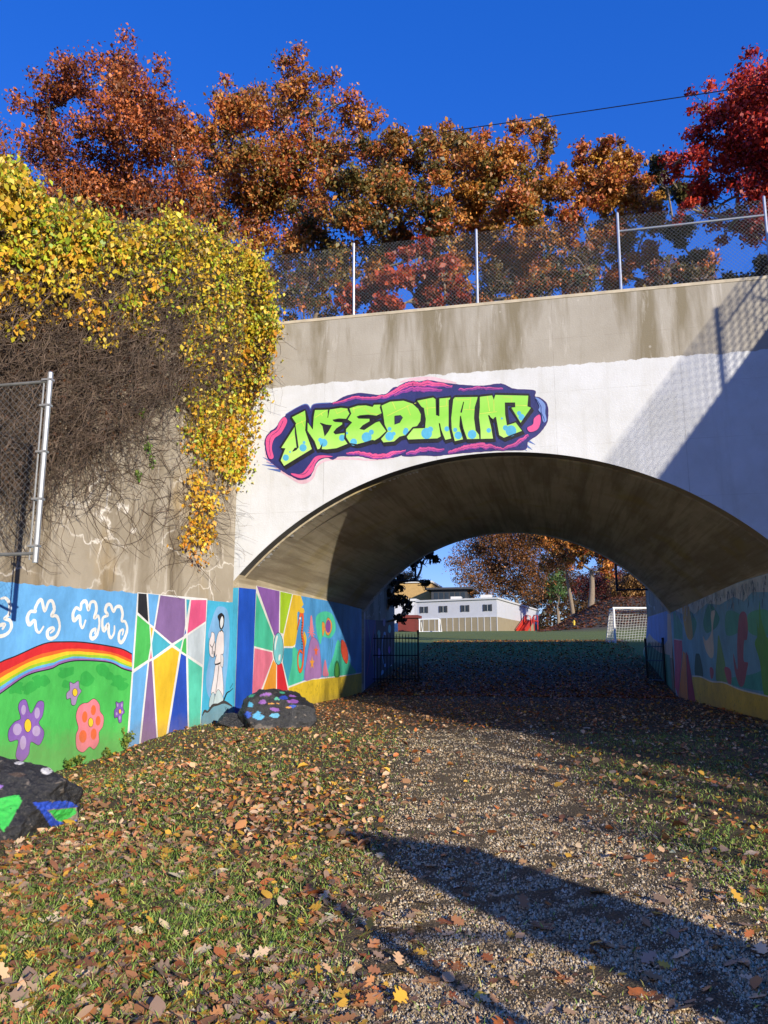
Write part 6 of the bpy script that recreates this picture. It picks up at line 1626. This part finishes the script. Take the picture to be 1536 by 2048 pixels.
# the biggest single leaves
LEAFC = {'russet': '#a4582c', 'orange brown': '#b96a30', 'tan': '#b68a5a', 'dull brown': '#7a5238', 'yellow': '#d8b83c'}
leafmesh = {}
for cn, hx_ in LEAFC.items():
    mt = simple('leaf_' + cn.replace(' ', '_'), hx_, 0.5, 0, 0.3, 25)
    for k in range(4):
        kd = 'oval' if cn == 'yellow' else 'oak'
        V, F = oak_leaf(kd, k + 10 * len(leafmesh)); leafmesh[(cn, k)] = raw_mesh('fallen_leaf', V, F, [mt])
rg = np.random.default_rng(5)
made = 0
fixed = [(290, 1885, 0.20, 'orange brown'), (320, 1800, 0.15, 'russet'), (625, 1785, 0.22, 'russet'), (575, 1840, 0.15, 'russet'), (900, 1830, 0.2, 'russet'), (915, 1915, 0.15, 'orange brown'), (1300, 1730, 0.17, 'orange brown'), (1117, 1945, 0.15, 'orange brown'),
         (1290, 1985, 0.2, 'orange brown'), (1350, 2010, 0.2, 'tan'), (1010, 2035, 0.16, 'orange brown'), (1085, 1845, 0.2, 'dull brown'), (1190, 1895, 0.16, 'dull brown'), (665, 1860, 0.13, 'orange brown'), (640, 1880, 0.16, 'russet'), (1015, 1705, 0.14, 'russet'),
         (1200, 1790, 0.17, 'tan'), (775, 1613, 0.13, 'orange brown'), (1525, 1760, 0.18, 'orange brown'), (100, 1800, 0.18, 'tan'), (200, 1850, 0.16, 'russet'), (40, 1705, 0.2, 'orange brown'), (390, 1760, 0.14, 'tan'), (960, 1975, 0.09, 'yellow'), (720, 1925, 0.12, 'tan'), (735, 1900, 0.12, 'russet'), (860, 1950, 0.14, 'tan'), (180, 1990, 0.2, 'dull brown'), (80, 1930, 0.2, 'russet'), (270, 2000, 0.18, 'tan')]
spots = []
for u, v, s, c in fixed:
    r = ray((u, v)); P = CAM + r * (-CH / r[2]); spots.append((P[0], P[1], s, c))
while len(spots) < 300:
    yv = 3.4 + 7.5 * rg.uniform() ** 1.3; u = rg.uniform(-20, 1550); r = ray((u, 1600.0)); xv = r[0] / r[1] * yv
    wx = WP0[0] + (yv - WP0[1]) / WD[1] * WD[0]
    if xv < wx + 0.3: continue
    pm_ = float(path_mask(np.array(xv), np.array(yv)))
    left = xv < np.interp(yv, PATH_Y, PATH_L)
    if rg.uniform() > (0.16 if pm_ > 0.5 else (1.0 if left else 0.4)): continue
    c = rg.choice(['russet', 'orange brown', 'tan', 'dull brown', 'yellow'], p=[0.24, 0.16, 0.27, 0.25, 0.08])
    spots.append((xv, yv, rg.uniform(0.07, 0.13) if c != 'yellow' else rg.uniform(0.04, 0.065), c))
for xv, yv, s, c in spots:
    pm_ = float(path_mask(np.array(xv), np.array(yv)))
    where = 'the gravel path' if pm_ > 0.5 else ('the grass by the mural wall' if xv < np.interp(yv, PATH_Y, PATH_L) else 'the shaded side grass')
    o = bpy.data.objects.new('fallen_leaf', leafmesh[(c, int(rg.integers(4)))]); COL.objects.link(o)
    o.location = (xv, yv, float(gnd(xv, yv)) + 0.004); o.scale = (s,) * 3
    o.rotation_euler = (rg.normal(0, 0.22), rg.normal(0, 0.22), rg.uniform(0, 6.28))
    kindw = 'oval yellow leaf' if c == 'yellow' else c + ' lobed oak leaf'
    tag(o, 'dry ' + kindw + ' lying on ' + where, 'leaf', 'fallen ' + c + ' leaves on ' + where)

# weeds at the foot of the mural
def weed(label, x_, y_, n_, h, seed, grp='weeds along the mural wall'):
    rg = np.random.default_rng(seed); z_ = float(gnd(x_, y_))
    o = empty('weed', (x_, y_, z_)); tag(o, label, 'weed', grp)
    S = []; LP = []
    for k in range(n_):
        a = rg.uniform(0, 6.28); e = np.array([math.cos(a) * h * rg.uniform(.2, .7), math.sin(a) * h * .5 * rg.uniform(.2, .7), h * rg.uniform(.5, 1)])
        c = bez(np.zeros(3), e * np.array([.3, .3, .8]), e, 6); S.append(c); LP += list(c[2:])
    V, F = multi_tube(np.array(S), np.full((n_, 6), 0.004), 3); part('stem', V, F, simple('weed_stem', '#7a7a3a', 0.8), o)
    LP = np.repeat(np.array(LP), 3, 0) + rg.normal(0, 0.02, (len(LP) * 3, 3))
    V, F = leaf_quads(LP, rg.uniform(0.04, 0.08, len(LP)), np.tile((0, -.3, 1.0), (len(LP), 1)), 0.1, 1.4, rg)
    part('foliage', V, F, M_LEAF, o, colors=np.repeat(palette(['#5f7a30', '#7a8c38', '#4f6a2a', '#94943c'], len(LP), rg), 4, 0))
def wallfoot(u, off=0.12):
    p = on_plane(np.array([(u, 1500)]), WP0, WN)[0] + WN * off; return p[0], p[1]
for k, (u, n_, h, lab) in enumerate([(243, 9, 0.42, 'leafy green weed at the seam between flower mural and colour panels'), (150, 8, 0.2, 'low green weed under the pink painted flower'), (128, 7, 0.18, 'low weed beside the black striped boulder under the mural'), (205, 6, 0.14, 'small weed against the green painted hill'), (30, 7, 0.3, 'tuft of weeds behind the black striped boulder')]):
    x_, y_ = wallfoot(u); weed(lab, x_, y_, n_, h, 70 + k)
# vine sprouts hanging from the bare wall
for k, (u, v) in enumerate([(292, 895), (300, 925), (280, 830), (272, 950)]):
    p = on_plane(np.array([(u, v)]), WP0, WN)[0] + WN * 0.05
    n_ = 26; rg = np.random.default_rng(90 + k); LP = rg.normal(0, 0.05, (n_, 3)) * np.array([.5, 1, 1.3])
    V, F = leaf_quads(LP, rg.uniform(0.05, 0.09, n_), np.tile(WN, (n_, 1)), 0.3, 1.4, rg)
    o = part('leaf_sprout', V + p - VO, F, M_LEAF, vine, colors=np.repeat(palette(['#6f9a30', '#86a83a', '#5a8228'], n_, rg), 4, 0)); o['kind'] = 'stuff'

# woods closing the horizon beyond the field
n_ = 42000; wx_ = RNG.uniform(-130, 150, n_); wz = RNG.uniform(0, 1, n_) ** 0.8 * (13 + 4 * np.sin(wx_ * 0.13) + 3 * np.sin(wx_ * 0.41 + 1)); wy = 262 + RNG.normal(0, 4, n_) + 6 * np.sin(wx_ * .2)
V, F = leaf_quads(np.stack([wx_, wy, wz + 4.5], -1), RNG.uniform(0.7, 1.5, n_), None, 0.2, 1.4)
o = part('distant_woods', V, F, M_LEAF, colors=np.repeat(palette(['#4a3a1e', '#5c4622', '#6e4a26', '#3c3a20', '#50301c'], n_), 4, 0)); o['kind'] = 'stuff'; o['label'] = 'brown autumn woods closing the horizon beyond the field'; o['category'] = 'woods'
